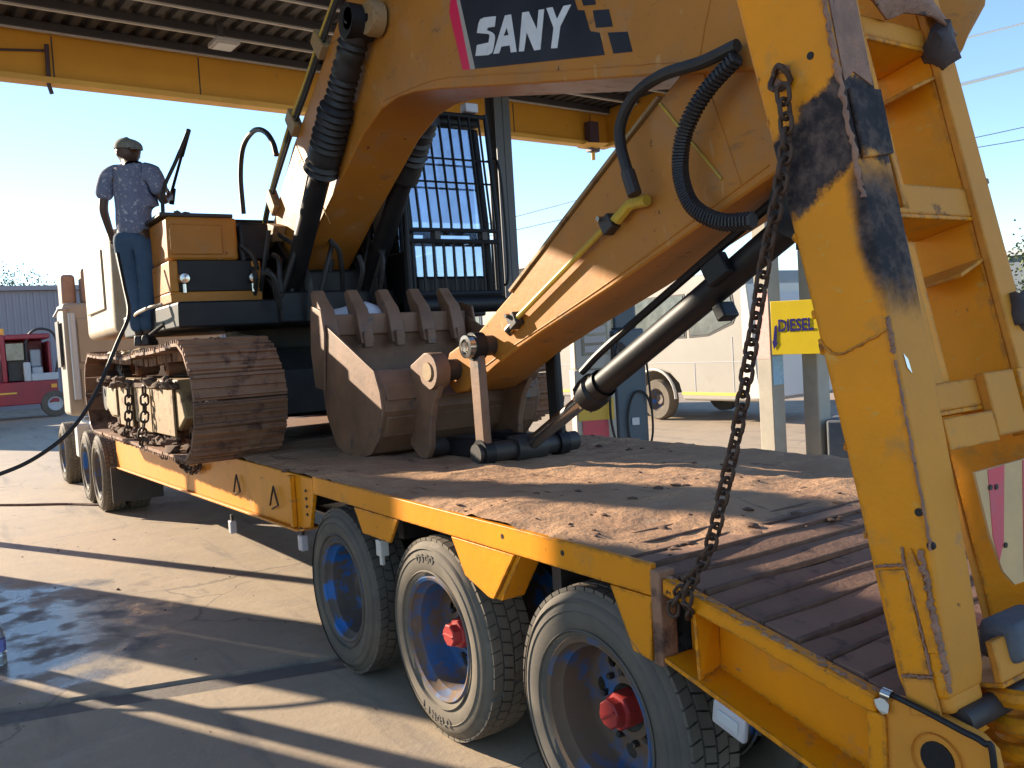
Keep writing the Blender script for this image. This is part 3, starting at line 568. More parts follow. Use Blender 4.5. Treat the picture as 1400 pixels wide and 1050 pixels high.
# ------------------------------------------------------------------ fuel dispenser
PO = Vector((-5.85, 6.05, 0)); px_ = Vector((.62, .785, 0)).normalized(); py_ = Vector((-px_.y, px_.x, 0))
px_, py_ = Vector((0.50, 0.866, 0)), Vector((-0.866, 0.5, 0))
pump = thing('fuel_dispenser', PO, 'grey fuel dispenser with slate-blue hose cabinet in front of the bus', 'fuel pump')
def pb(mb, a0, a1, b0, b1, z0, z1): return mb.obox(PO+px_*(a0+a1)/2+py_*(b0+b1)/2+Vector((0,0,(z0+z1)/2)), px_*(a1-a0)/2, py_*(b1-b0)/2, (0,0,(z1-z0)/2))
pb(MB(), -.55, .55, -.3, .3, 0, .18).build('plinth', 'concrete_post', pump, bevel=.02)
pb(MB(), -.50, .06, -.24, .24, .18, 1.42).build('cabinet', 'pump', pump, bevel=.02)
pb(MB(), -.48, .04, -.22, .22, 1.42, 2.22).build('head', 'pump', pump, bevel=.03)
pb(MB(), -.36, .0, -.235, -.221, 1.62, 2.08).build('display', 'busglass', pump)
for i in range(3): pb(MB(), -.33, -.03, -.245, -.236, 1.66+.13*i, 1.75+.13*i).build('readout', 'lampbody', pump)
pb(MB(), -.47, .03, -.252, -.241, .72, 1.02).build('poster', 'stripe', pump)
pb(MB(), -.42, -.06, -.258, -.253, .46, .72).build('poster', 'pink', pump)
pb(MB(), .065, .50, -.26, .26, .18, 1.95).build('hose_cabinet', 'pumpblue', pump, bevel=.03)
pb(MB(), .1, .42, -.18, .18, 1.95, 2.55).build('mast', 'pumpblue', pump, bevel=.03)
pb(MB(), .27, .37, -.275, -.261, .62, .72).build('sticker', 'letter', pump)
def pp(a, b, z): return PO+px_*a+py_*b+Vector((0,0,z))
mb = MB(); mb.tube(smooth_path([pp(.12,-.28,1.7), pp(.0,-.33,1.3), pp(-.04,-.34,.8), pp(.02,-.34,.4), pp(.14,-.32,.14)]), .018, 7); mb.build('hose', 'hose', pump)
mb = MB(); mb.tube(smooth_path([pp(.5,-.28,1.6), pp(.53,-.31,1.1), pp(.54,-.31,.5), pp(.42,-.31,.22), pp(.26,-.31,.25), pp(.2,-.31,.7), pp(.3,-.31,1.05), pp(.46,-.31,1.05), pp(.55,-.3,.8)]), .016, 7); mb.build('hose', 'hose', pump)
mb = MB(); mb.bar(pp(.14,-.29,1.75), pp(.30,-.30,1.55), .05, .09).bar(pp(.14,-.29,1.78), pp(.10,-.3,1.62), .03, .04); mb.build('nozzle', 'dark', pump)
text('Chopa', .17, pp(-.40,-.2455,.27), px_, (0,0,1), 'dark', pump, 'scrawl', .002, .004, .25)

# ------------------------------------------------------------------ sign posts and DIESEL sign
def post(x, y, h, lab, cap=False):
    p = thing('sign_post', (x, y, 0), lab, 'post', 'square posts behind the deck')
    MB().box(x, x+.25, y, y+.25, 0, h).build('shaft', 'concrete_post', p, bevel=.012)
    if cap: MB().box(x-.01, x+.26, y-.01, y+.26, h+.002, h+.11).build('cap', 'dark', p, bevel=.01)
    return p
p1 = post(-4.66, 7.80, 5.6, 'square concrete post carrying the left end of the yellow sign')
p2 = post(-4.14, 8.10, 2.88, 'square concrete post with black cap carrying the right end of the yellow sign', True)
MB().box(-4.65, -4.42, 7.794, 7.798, 1.42, 2.35).build('notice', 'notice_red', p1)
MB().box(-4.408, -4.404, 7.82, 8.04, 1.05, 1.45).build('notice', 'poster', p1)
SD = Vector((.96, .28, 0)).normalized(); SO = Vector((-4.27, 7.66, 0))
sg = thing('diesel_sign', SO+Vector((0,0,1.47)), 'yellow DIESEL sign board on the two posts', 'sign')
SN = Vector((SD.y, -SD.x, 0))
MB().ext([SO+Vector((0,0,1.48)), SO+SD*1.2+Vector((0,0,1.46)), SO+SD*1.2+Vector((0,0,2.17)), SO+Vector((0,0,2.2))], -SN*.03).build('board', 'signyellow', sg, bevel=.004)
text('DIESEL', .225, SO+SD*.095+SN*.006+Vector((0,0,1.79)), SD, (0,0,1), 'navy', sg, 'lettering', .002, .005, 0.0, sx=.74)
o_ = SO+SN*.005
def sp(a, z): return o_+SD*a+Vector((0,0,z))
MB().ext([sp(.03,1.55), sp(.005,1.67), sp(.022,1.66), sp(.05,1.86), sp(.085,1.88), sp(.07,1.645), sp(.09,1.64)], SN*.003).build('arrow', 'navy', sg)

# maroon car and things behind the posts
car = thing('maroon_car', (-7.2, 16.6, 0), 'maroon car tail seen between the sign posts', 'car')
MB().prism([(-9.6,.35),(-9.7,.75),(-9.2,1.0),(-8.4,1.42),(-6.6,1.45),(-5.9,1.05),(-5.4,1.0),(-5.3,.4)], 15.9, 17.5).build('body', 'carred', car, bevel=.08, seg=3)
MB().box(-6.9, -5.9, 15.88, 15.899, .95, 1.3).box(-8.3, -7.1, 15.88, 15.899, .98, 1.34).build('window', 'busglass', car)
MB().box(-7.1, -6.5, 15.87, 15.879, .62, .78).build('number_plate', 'white', car)
for x in (-8.9, -6.1): MB().cyl((x, 15.86, .32), (x, 16.1, .32), .32, 20).build('wheel', 'tyre', car)
blk = tag(MB().prismz([(-3.75,8.05),(-2.9,8.6),(-3.3,9.2),(-4.1,8.7)], 0, .56).build('concrete_block', 'block', bevel=.03), 'dark grey concrete block on the ground beside the ramp', 'block')
rb = thing('red_barrier', (-5.3, 11.6, 0), 'bright red upright barrier right of the sign posts', 'barrier')
MB().box(-5.45, -5.25, 11.5, 11.75, 0.12, 1.45).build('panel', 'bright_red', rb, bevel=.02); MB().box(-5.6, -5.1, 11.35, 11.9, 0, .12).build('foot', 'dark', rb, bevel=.02)

# ------------------------------------------------------------------ lowbed trailer
TW = 2.25            # deck width
tr = thing('lowbed_trailer', (-1.0, 1.1, 0), 'yellow three-axle lowbed trailer with raised rear ramps', 'trailer')
# deck plate (flat part) and its long side beams
MB().box(-8.2, 0.42, 0.03, TW-.03, 1.02, 1.105).build('deck_plate', 'plank', tr)
for y0, s_ in ((0.0, 1), (TW, -1)):
    ya, yb = sorted((y0, y0+s_*.025)); yc, yd = sorted((y0-.0*s_, y0+s_*.14))
    MB().prism([(-8.2, .62), (-1.72, .77), (-1.56, .80), (-1.47, 1.0), (-1.47, 1.118), (-8.2, 1.118)], ya, yb).build('side_beam', 'trailer', tr, bevel=.004)
    MB().prism([(-8.2, .60), (-1.74, .752), (-1.60, .778), (-1.58, .795), (-1.72, .768), (-8.2, .618)], yc-(.03 if s_ > 0 else 0), yd+(.03 if s_ < 0 else 0)).build('beam_flange', 'trailer', tr, bevel=.003)
    MB().box(-1.465, 1.55, ya, yb, 1.022, 1.13).build('side_rail', 'trailer', tr, bevel=.004)
    MB().box(-1.465, 1.55, *( (yb+.001, yb+.10) if s_ > 0 else (ya-.10, ya-.001)), 1.022, 1.032).build('rail_flange', 'trailer', tr)
# stiffener post and bolts at the end of the deep beam
MB().box(-1.82, -1.77, -.035, -.002, .775, 1.11).build('stiffener', 'trailer', tr, bevel=.004)
for z in (.88, .93, .98, 1.03): MB().cyl((-1.585, -.008, z), (-1.585, .0, z), .010, 8).build('bolt', 'dark', tr)
# lashing rings and chalky scrapes on the deep beam
for x in (-2.15, -3.0): 
    MB().tube([(x-.10, -.02, .86), (x, -.022, 1.0), (x+.07, -.02, .88), (x-.06, -.02, .84)], .007, 6).build('lashing_ring', 'chain', tr)
# skirts between the wheels
for pf in ([(-.86,1.018),(-.32,1.018),(-.42,.885),(-.76,.885)], [(.225,1.018),(.735,1.018),(.56,.80),(.52,.80),(.33,.86)], [(1.335,1.018),(1.545,1.018),(1.53,.80),(1.44,.812)]):
    MB().prism(pf, .001, .016).build('skirt', 'trailer', tr, bevel=.003)
MB().prism([(.735,1.018),(.765,1.018),(.60,.80),(.56,.80)], .016, .13).build('skirt_return', 'trailer', tr)
for x in (.66, 1.07): MB().cyl((x, -.0015, 1.085), (x, .01, 1.085), .011, 10).build('rail_hole', 'black', tr)
# small white mudguard brackets and marker lamps
MB().box(-.60, -.54, .0, .05, .79, .875).box(-.585, -.555, .01, .03, .74, .79).build('mudguard_bracket', 'white', tr, bevel=.004)
for x, z in ((-3.3, .575), (-1.72, .70)):
    b_ = MB().box(x-.035, x+.035, -.02, .03, z-.07, z+.03).build('side_marker_lamp', 'lampbody', tr, bevel=.008); MB().box(x-.015, x+.015, -.005, .015, z+.03, z+.08).build('lamp_bracket', 'dark', b_)
# main chassis members, crossmembers, axles, springs
for y in (.62, 1.50):
    MB().box(-8.0, 2.25, y, y+.02, .66, 1.018).build('chassis_web', 'dark', tr); MB().box(-8.0, 2.25, y-.08, y+.10, .64, .659).build('chassis_flange', 'dark', tr)
for i in range(14): MB().box(-7.6+.7*i, -7.54+.7*i, .14, TW-.14, .86, 1.017).build('crossmember', 'dark', tr)
AXX = (-1.145, 0.0, 1.19)
for x in AXX:
    MB().cyl((x, .3, .49), (x, TW-.3, .49), .07, 14).build('axle', 'dark', tr)
    for y in (.66, 1.55): MB().prism([(x-.5,.72),(x-.2,.62),(x+.2,.62),(x+.5,.72),(x+.5,.75),(x+.2,.66),(x-.2,.66),(x-.5,.75)], y-.04, y+.04).build('leaf_spring', 'dark', tr)
# planks: every board of the rear deck and beavertail
def deckz(x): return 1.108 if x < 1.52 else 1.108-(x-1.52)*.20
random.seed(11); px = 0.44
while px < 2.36:
    wd = random.uniform(.100,.138); xa, xb = px, px+wd-random.uniform(.010,.022)
    za, zb = deckz(xa), deckz(xb); lift = random.uniform(-.006, .006)
    ya, yb = .045+random.uniform(0,.012), TW-.045
    mb = MB(); n_ = 9; top = []
    for k in range(n_):
        y = ya+(yb-ya)*k/(n_-1); d1, d2 = (random.uniform(-.008,.004) for _ in range(2))
        top += [(xa, y, za+lift+d1), (xb, y, zb+lift+d2), (xa, y, za-.05), (xb, y, zb-.05)]
    fs = []
    for k in range(n_-1):
        a = 4*k; b = a+4; fs += [(a, a+1, b+1, b), (a, b, b+2, a+2), (a+1, a+3, b+3, b+1), (a+2, b+2, b+3, a+3)]
    fs += [(0,2,3,1), (4*n_-4, 4*n_-3, 4*n_-1, 4*n_-2)]
    mb.add(top, fs).build('plank', 'plank', tr, bevel=.004)
    # raised grip bar on every second sloping board
    if px > .95: MB().obox((px+wd-.010, (ya+yb)/2, deckz(px+wd-.01)-random.uniform(.0,.006)), (.008, 0, -.0016 if px > 1.5 else 0), (0, (yb-ya)/2, 0), (0, 0, .010)).build('grip_bar', 'clod', tr, bevel=.004)
    px += wd
MB().prism([(.42,1.05),(1.5,1.05),(2.36,.88),(2.36,.84),(1.5,1.01),(.42,1.01)], .145, TW-.145).build('under_deck', 'dark', tr)
# caked mud over the flat deck
def mudz(x, y):
    v = Vector((x, y, 0)); d = .5*noise.noise(v*1.1)+.3*noise.noise(Vector((x*2.1+y*2.6, (y-x)*.8, 4)))+.22*noise.noise(v*5.3)+.1*noise.noise(v*13)
    rip = math.sin(x*26+y*9+3*noise.noise(v*1.3))*.10*max(0, noise.noise(v*.9+Vector((3,1,0)))+.3)
    h = 1.126+.050*(d+.34)+.030*rip
    for k in range(9):
        dx_ = (x-(-1.1+.27*k)-.10*(y-1)-.05*noise.noise(Vector((y*2, k*3.1, 0))))/.028
        if abs(dx_) < 3: h += .016*math.exp(-dx_*dx_)*max(0, noise.noise(Vector((y*1.7, k*5.3, 2)))+.35)
    if x > 1.05: h -= (x-1.05)*.075*(1+.9*noise.noise(v*2.3))
    e = min(y-.005, TW-.005-y)
    if e < .12: h -= (.12-e)*.16
    return max(h, 1.055 if x > .45 else 1.1065)
mb = MB(); nx, ny = 250, 86; x0, x1, y0, y1 = -3.6, 1.50, .004, TW-.004
for i in range(nx+1):
    for j in range(ny+1):
        x = x0+(x1-x0)*i/nx; y = y0+(y1-y0)*j/ny; mb.v.append(Vector((x, y, mudz(x, y))))
for i in range(nx):
    for j in range(ny):
        a = i*(ny+1)+j; mb.f.append([a, a+ny+1, a+ny+2, a+1]); mb.mi.append(0)
tag(mb.build('mud_layer', 'deck', tr, smooth=80), kind='stuff')
mb = MB(); random.seed(5)
for i in range(120):
    x = random.uniform(-2.6, 2.25); y = random.uniform(.0, TW-.1)**1.0
    if random.random() < .45: x, y = random.uniform(.2, 1.6), random.uniform(.02, 1.5)
    s_ = random.choice([.005,.006,.008,.010,.014,.02]); z = max(mudz(x, y), deckz(x)) if x < 1.5 else deckz(x)
    mb.blob((x, y, z+s_*.1), s_, 1, .4, (1.6, 1.1, .55), i)
tag(mb.build('mud_clods', 'clod', tr, smooth=60), kind='stuff')
mb = MB()
for i in range(46):
    x = 1.55+i*.0175; mb.blob((x, .015+random.uniform(-.01,.02), deckz(x)-.002), random.uniform(.005,.012), 1, .5, (2.2,1.2,.5), i)
tag(mb.build('edge_mud', 'deck', tr, smooth=60), kind='stuff')
# rear corner post, recessed beavertail beam
MB().box(1.556, 1.60, -.012, .06, .80, 1.115).build('corner_post', 'track', tr, bevel=.006)
zt = lambda x: deckz(x)-.012
for yy, s_ in ((0.0, 1), (TW, -1)):
    f = lambda a, b: (yy+a, yy+b) if s_ > 0 else (yy-b, yy-a)
    MB().prism([(1.605, .835), (2.36, .64), (2.36, zt(2.36)-.002), (1.605, zt(1.605)-.002)], *f(.115, .13)).build('tail_web', 'trailer', tr)
    MB().prism([(1.605, .82), (2.36, .625), (2.36, .641), (1.605, .836)], *f(-.012, .18)).build('tail_flange', 'trailer', tr, bevel=.003)
    MB().prism([(1.605, zt(1.605)-.04), (2.36, zt(2.36)-.04), (2.36, zt(2.36)+.012), (1.605, zt(1.605)+.012)], *f(-.004, .044)).build('tail_edge', 'trailer', tr, bevel=.005)
MB().ext([(1.74,.0,.80),(1.72,.114,.815),(1.72,.114,1.03),(1.72,.01,1.02)], (.012,0,0)).build('gusset', 'trailer', tr)
# tail lamp below the flange
lm = MB().obox((1.87, -.004, .715), (.062,0,-.016), (0,.012,0), (.006,0,.038)).build('marker_lamp', 'lampbody', tr, bevel=.008); MB().obox((1.87, -.018, .715), (.04,0,-.010), (0,.003,0), (.003,0,.018)).build('lens', 'lens', lm, bevel=.004)
# rear hinge block
hb = MB().prism([(2.362,.50),(2.362,.90),(2.385,.945),(2.45,.958),(2.62,.925),(2.652,.90),(2.66,.86),(2.66,.50)], .0, .03).build('hinge_plate', 'faded', tr, bevel=.006)
MB().box(2.34, 2.39, -.012, -.001, .50, .90).build('end_strip', 'trailer', hb, bevel=.004)
MB().lathe([(.040,-.012),(.056,-.012),(.062,.0),(.062,.01)], (2.518,.0,.835), (0,-1,0), 24).build('hinge_boss', 'faded', hb); MB().cyl((2.518,-.004,.835), (2.518,.02,.835), .042, 20).build('hinge_bore', 'black', hb)
MB().tube(smooth_path([(2.40,-.02,.968),(2.435,-.022,.964),(2.51,-.022,.952),(2.59,-.022,.936),(2.642,-.022,.925),(2.662,-.022,.89),(2.668,-.022,.55)]), .0075, 8).build('air_pipe', 'black', tr)
MB().cyl((2.40,-.03,.968), (2.425,-.03,.966), .014, 12).build('pipe_clip', 'chrome', tr)
MB().blob((2.385,-.012,.925), .022, 1, .3, (1,.4,1), 3).build('paint_chip', 'white', hb)
MB().box(2.30, 2.36, .14, TW-.14, .60, .88).build('rear_beam', 'trailer', tr, bevel=.006)
MB().cyl((2.56,.03,.93), (2.56,TW-.03,.93), .03, 14).build('hinge_shaft', 'dark', tr)
# ------------------------------------------------------------------ raised ramp: rails, rungs, repair plates
def rp(u, y, w): return RBASE+UD*u+WD*w+Vector((0, y, 0))
mb = MB()      # near rail: welded box, deeper towards the top
secs = [(.0,.0,.115), (.05,-.01,.13), (.25,-.008,.152), (.5,-.005,.175), (1.0,-.005,.205), (1.28,-.008,.216), (1.5,-.01,.225), (2.0,-.02,.255), (2.55,-.03,.28)]
for u, wa, wb in secs:
    for (y, w_) in ((0,wa),(0,wb),(.15,wb),(.15,wa)): mb.v.append(rp(u, y, w_))
for i in range(len(secs)-1):
    for k in range(4): a = 4*i+k; b = 4*i+(k+1) % 4; mb.f.append([a, b, b+4, a+4]); mb.mi.append(1 if k == 1 else 0)
mb.f += [[0,1,2,3], [4*len(secs)-4+k for k in (3,2,1,0)]]; mb.mi += [0,0]
rmp = mb.build('ramp', ['ramp_near', 'faded_near'], tr, bevel=.012, seg=3)
def face(uv, nm, m_, t=.008): return MB().ext([rp(u, -.0005, w_) for u, w_ in uv], (0, -t, 0)).build(nm, m_, rmp, bevel=.003)
face([(.06,.012),(.31,.012),(.31,.085),(.06,.085)], 'doubler_plate', 'ramp')
face([(.11,.094),(.33,.092),(.36,.114),(.30,.128),(.11,.122)], 'doubler_plate', 'ramp', .006)
face([(-.04,.008),(.05,.008),(.05,.09),(-.04,.09)], 'doubler_plate', 'faded', .007)
def bead(pts, r, m_, seed=1):
    rr = random.Random(seed); P = smooth_path(pts, 5); mbb = MB(); mbb.tube([p+Vector((rr.uniform(-1,1), rr.uniform(-1,.3), rr.uniform(-1,1)))*r*.5 for p in P], [r*rr.uniform(.6,1.25) for _ in P], 6); return mbb.build('weld_bead', m_, rmp, smooth=80)
bead([rp(.905,-.002,-.004), rp(.868,-.002,.018), rp(.852,-.002,.05), rp(.857,-.002,.10), rp(.868,-.002,.15), rp(.878,-.002,.196)], .004, 'faded', 2)
bead([rp(.82+.012*i, -.002, .193+.0007*i) for i in range(8)], .006, 'flake', 3)
bead([rp(.35+.05*i, -.002, .164+.0031*i) for i in range(10)], .0035, 'flake', 4)
bead([rp(1.2+.06*i, -.004, .213+.0031*i) for i in range(22)], .007, 'flake', 5)
bead([rp(.06+.05*i, -.002, .089) for i in range(7)], .0045, 'flake', 7); bead([rp(.055,-.004,.01+.02*i) for i in range(5)], .005, 'flake', 8); bead([rp(.32,-.004,.01+.02*i) for i in range(5)], .004, 'flake', 9)
bead([rp(.02+.03*i,-.002,.125+.001*i) for i in range(12)], .008, 'flake', 10)
for u_, w_ in ((1.60,.165),(.44,.155),(.36,.165)): MB().cyl(rp(u_,-.003,w_), rp(u_,.005,w_), .010, 10).build('drilled_hole', 'black', rmp)
for k, u_ in enumerate((.40,.62,.88,.97,1.18,1.5,1.62,1.95)): MB().blob(rp(u_, .004, -.004), random.uniform(.005,.009), 2, .45, (1,1,1.8), k).build('weld_lump', 'ramp', rmp, smooth=80)
MB().tube([rp(1.585+.03*math.cos(t), -.02-.012*math.sin(t*2), .075+.028*math.sin(t)) for t in [2*math.pi*k/12 for k in range(13)]], .008, 6).build('chain_eye', 'chain', rmp)
for k in range(7): MB().blob(rp(1.60+.02*math.sin(k*2.3), -.004, .07+.022*math.cos(k*1.7)), .011, 1, .5, (1,.7,1), k+40).build('weld_lump', 'flake', rmp)
# flaking rear face above the scorch mark, patch plate on the rear face
MB().ext([rp(1.50,.015,.2255), rp(1.53,.06,.2265), rp(1.50,.13,.2258), rp(2.4,.13,.2755), rp(2.4,.015,.2755)], WD*.004).build('flaking_plate', 'flake', rmp)
MB().ext([rp(1.30,.02,.2175), rp(1.32,.15,.2180), rp(1.49,.15,.2255), rp(1.48,.02,.2250)], WD*.012).build('patch_plate', 'faded_near', rmp, bevel=.004)
MB().ext([rp(.815,.03,.195), rp(.80,.045,.194), rp(.765,.05,.192), rp(.78,.035,.193)], WD*.001).build('bare_metal', 'chrome', rmp)
# inner flat bars alongside the near rail
MB().obox(rp(1.66, .255, .09), UD*.46, Vector((0,.035,0)), WD*.065).build('inner_rail', 'ramp', rmp, bevel=.006)
MB().obox(rp(1.66, .215, .145), UD*.46, Vector((0,.006,0)), WD*.04).build('inner_rail', 'faded', rmp, bevel=.003)
MB().obox(rp(.90, .215, .10), UD*.24, Vector((0,.035,0)), WD*.05).build('inner_rail', 'faded_near', rmp, bevel=.006)
MB().obox(rp(.93, .30, .06), UD*.20, Vector((0,.03,0)), WD*.06).build('inner_rail', 'ramp', rmp, bevel=.006)
# far rail: web and flanges
YR = .60
MB().obox(rp(1.28, YR, .03), UD*1.30, Vector((0,.012,0)), WD*.118).build('ramp_rail', 'ramp', rmp, bevel=.004)
MB().obox(rp(1.28, YR+.035, .162), UD*1.30, Vector((0,.05,0)), WD*.012).build('ramp_rail', 'faded', rmp, bevel=.005)
MB().obox(rp(1.28, YR+.035, -.10), UD*1.30, Vector((0,.05,0)), WD*.012).build('ramp_rail', 'faded', rmp, bevel=.005)
MB().blob(rp(.90, YR+.05, .175), .035, 2, .35, (1.0,1.0,1.6), 77).build('weld_lump', 'soot', rmp, smooth=60)
MB().blob(rp(1.30, YR+.085, .165), .012, 1, .5, (1,1,1), 78).build('weld_lump', 'flake', rmp)
# rungs: plate facing the rear with a ledge below
for u_, hh in ((1.74,.03),(1.235,.042),(.70,.036),(.05,.05)):
    MB().obox(rp(u_, .375, .145), UD*hh, Vector((0,.212,0)), WD*.010).build('rung', 'faded', rmp, bevel=.004)
    MB().obox(rp(u_-hh-.006, .375, .065), UD*.006, Vector((0,.212,0)), WD*.09).build('rung', 'ramp', rmp, bevel=.003)
for u_ in (1.60, 1.045): MB().obox(rp(u_, .53, .05), UD*.006, Vector((0,.06,.022)), WD*.10).build('gusset', 'faded', rmp, bevel=.003)
MB().obox(rp(.605, .265, .172), UD*.04, Vector((0,.115,0)), WD*.010).build('stub_plate', 'faded', rmp, bevel=.003)
MB().obox(rp(.66, .46, .168), UD*.085, Vector((0,.075,0)), WD*.014).build('stub_plate', 'faded', rmp, bevel=.004)
MB().obox(rp(.655, .56, .16), UD*.09, Vector((0,.02,0)), WD*.03).build('stub_plate', 'ramp', rmp, bevel=.004)
# torn, dented top plates
tp = MB(); rr = random.Random(12); nn = 14
for i in range(nn):
    for j in range(5):
        y = .12+.55*i/(nn-1); tp.v.append(rp(1.80+.06*j+.02*math.sin(i*.9+j)+(-.05*(i/nn) if j == 0 else 0)+rr.uniform(-.008,.008), y, .20-.01*j+.025*math.sin(i*.7+j*1.3)))
for i in range(nn-1):
    for j in range(4): tp.f.append([i*5+j, i*5+j+1, i*5+j+6, i*5+j+5]); tp.mi.append(0)
o_ = tp.build('torn_plate', 'flake', rmp, smooth=60); o_.modifiers.new('s', 'SOLIDIFY').thickness = .008
for k in range(3): MB().tube(smooth_path([rp(1.83+.03*k,.13,.24), rp(1.82+.03*k,.2,.245), rp(1.80+.03*k,.30,.235)]), .013, 7).build('loose_strap', 'soot', rmp, smooth=60)
MB().blob(rp(1.70, .60, .185), .05, 2, .3, (1,.9,1.3), 9).build('torn_corner', 'soot', rmp, smooth=60)
MB().obox(rp(.0, .075, .055), UD*.035, Vector((0,.07,0)), WD*.06).build('ramp_foot', 'faded', rmp, bevel=.015, seg=3)
# chevron board hung across the ramp, sheet bent at the corner
cx = 2.535
ch = [(.165,1.50),(.95,1.51),(.95,1.17),(.335,1.19),(.28,1.235),(.225,1.335)]
bd = MB().prismx(ch, cx, cx+.006).build('chevron_board', 'cream', tr)
for k in range(5):
    a = .225+.165*k
    pts = [(a, 1.501), (a+.095, 1.502), (a+.075, 1.195), (a-.01, 1.20)] if k else [(.222,1.499),(.30,1.501),(.285,1.31),(.262,1.265),(.235,1.33)]
    MB().prismx(pts, cx+.0065, cx+.0075).build('stripe', 'pink', bd)
for y, z in ((.228,1.455),(.255,1.452),(.29,1.30)): MB().cyl((cx+.0076,y,z), (cx+.011,y,z), .007, 10).build('bolt', 'dark', bd)
# ramp assist coil spring
hl = []
for i in range(150):
    t = i/150*2*math.pi*7; hl.append((2.60+.09*math.cos(t), .275+.09*math.sin(t), .50+.47*i/150))
MB().tube(hl, .024, 8).build('coil_spring', 'ramp', tr)
MB().box(2.50, 2.60, .22, .42, 1.02, 1.12).build('spring_cap', 'block', tr, bevel=.02)
# ------------------------------------------------------------------ wheels
RT = .485
def tyre_mesh(seed):
    mb = MB(); rnd = random.Random(seed)
    pf = [(.295,.035),(.30,.02),(.325,.006),(.37,-.004),(.41,.0),(.445,.014),(.466,.03),(.472,.045),(.473,.135),(.472,.225),(.466,.24),(.445,.256),(.41,.27),(.37,.274),(.325,.264),(.30,.25),(.295,.235)]
    mb.lathe(pf, (0,0,0), (0,1,0), 64)
    for ring in (.326,.398,.438): mb.lathe([(ring-.004,-.0005 if ring>.33 else .005),(ring,-.006 if ring<.43 else .003),(ring+.005,-.0005 if ring<.43 else .012)], (0,0,0), (0,1,0), 64)
    n = 54
    for i in range(n):
        for j, (ya, yb, lean) in enumerate(((.030,.076,.012),(.084,.130,-.012),(.140,.186,.012),(.194,.240,-.012))):
            if rnd.random() < .02: continue
            a0 = 2*math.pi*(i+(.5 if j % 2 else 0)+.07)/n; a1 = 2*math.pi*(i+(.5 if j % 2 else 0)+.93)/n
            r0 = .468; r1 = RT+.002 if j in (1,2) else RT-.002
            vs = []
            for (a, y, l_) in ((a0,ya,-lean),(a1,ya,-lean),(a1,yb,lean),(a0,yb,lean)):
                a += l_; vs += [(math.cos(a)*r0, y, math.sin(a)*r0), (math.cos(a)*r1, y, math.sin(a)*r1)]
            mb.add(vs, [(1,3,5,7),(0,1,7,6),(2,4,5,3),(0,2,3,1),(4,6,7,5)])
    return mb
def rim_mesh():
    mb = MB(); mb.lathe([(.296,.03),(.300,.022),(.294,.016),(.284,.022),(.276,.05),(.262,.066),(.257,.12),(.254,.185),(.246,.205),(.236,.212),(.226,.214),(.20,.210),(.15,.200),(.115,.192),(.112,.180),(.09,.180)], (0,0,0), (0,1,0), 56)
    return mb
def cut_holes(me, n, rad, r):
    o = bpy.data.objects.new('rim_tmp', me); COL.objects.link(o)
    mb = MB()
    for k in range(n):
        a = 2*math.pi*(k+.5)/n; mb.cyl((math.cos(a)*rad, .14, math.sin(a)*rad), (math.cos(a)*rad, .28, math.sin(a)*rad), r, 18)
    c = bpy.data.objects.new('cut_tmp', mb.mesh('cut', 'black')); COL.objects.link(c)
    so = o.modifiers.new('s', 'SOLIDIFY'); so.thickness = .006
    bo = o.modifiers.new('b', 'BOOLEAN'); bo.operation = 'DIFFERENCE'; bo.object = c; bo.solver = 'EXACT'
    dg = bpy.context.evaluated_depsgraph_get(); out = bpy.data.meshes.new_from_object(o.evaluated_get(dg))
    bpy.data.objects.remove(o); bpy.data.objects.remove(c)
    out.set_sharp_from_angle(angle=R_(35)); return out
rimA = cut_holes(rim_mesh().mesh('rim', 'rim'), 8, .186, .030)
rimB = rimA.copy(); rimB.materials.clear(); rimB.materials.append(M['rimdirt'])
tyreD = tyre_mesh(1).mesh('tyre', 'tyre'); tyreL = tyre_mesh(2).mesh('tyre', 'tyre_dusty_lit')
capm = MB(); capm.lathe([(.0005,.075),(.050,.075),(.055,.081),(.055,.115),(.068,.118),(.072,.125),(.072,.19)], (0,0,0), (0,1,0), 8); capm.box(-.045,.045,.0695,.0745,-.004,.004); capme = capm.mesh('hub_cap', 'red', smooth=20)
hubm = MB(); hubm.lathe([(.0005,.115),(.05,.115),(.07,.125),(.075,.16),(.095,.165),(.10,.19)], (0,0,0), (0,1,0), 20); hubme = hubm.mesh('hub', 'dark')
nutm = MB(); nutm.lathe([(.0005,.165),(.013,.165),(.013,.20)], (0,0,0), (0,1,0), 6)
nutme = nutm.mesh('wheel_nuts', 'dark', smooth=0)
for i, x in enumerate(AXX):
    base = Matrix.Translation((x, 0.0, RT)) @ Matrix.Rotation([.3, 0.0, -.25][i], 4, 'Y')
    wl = inst('wheel', rimB if i == 0 else rimA, base, tr)
    inst('tyre', tyreL if i == 1 else tyreD, base, wl)
    inst('hub_cap', hubme if i == 0 else capme, base, wl); [inst('wheel_nut', nutme, base @ Matrix.Translation((.135*math.cos(2*math.pi*k/10), 0, .135*math.sin(2*math.pi*k/10))), wl) for k in range(10)]
    inner = Matrix.Translation((x, .315, RT)) @ Matrix.Rotation(.7*i, 4, 'Y')
    w2 = inst('wheel', rimB, Matrix.Translation((x, .585, RT)) @ Matrix.Rotation(math.pi, 4, 'Z'), tr); inst('tyre', tyreD, inner, w2)
    for yy in (TW-.585, TW-.27):
        w3 = inst('wheel', rimB, Matrix.Translation((x, yy+.27, RT)) @ Matrix.Rotation(math.pi, 4, 'Z'), tr); inst('tyre', tyreD, Matrix.Translation((x, yy, RT)), w3)
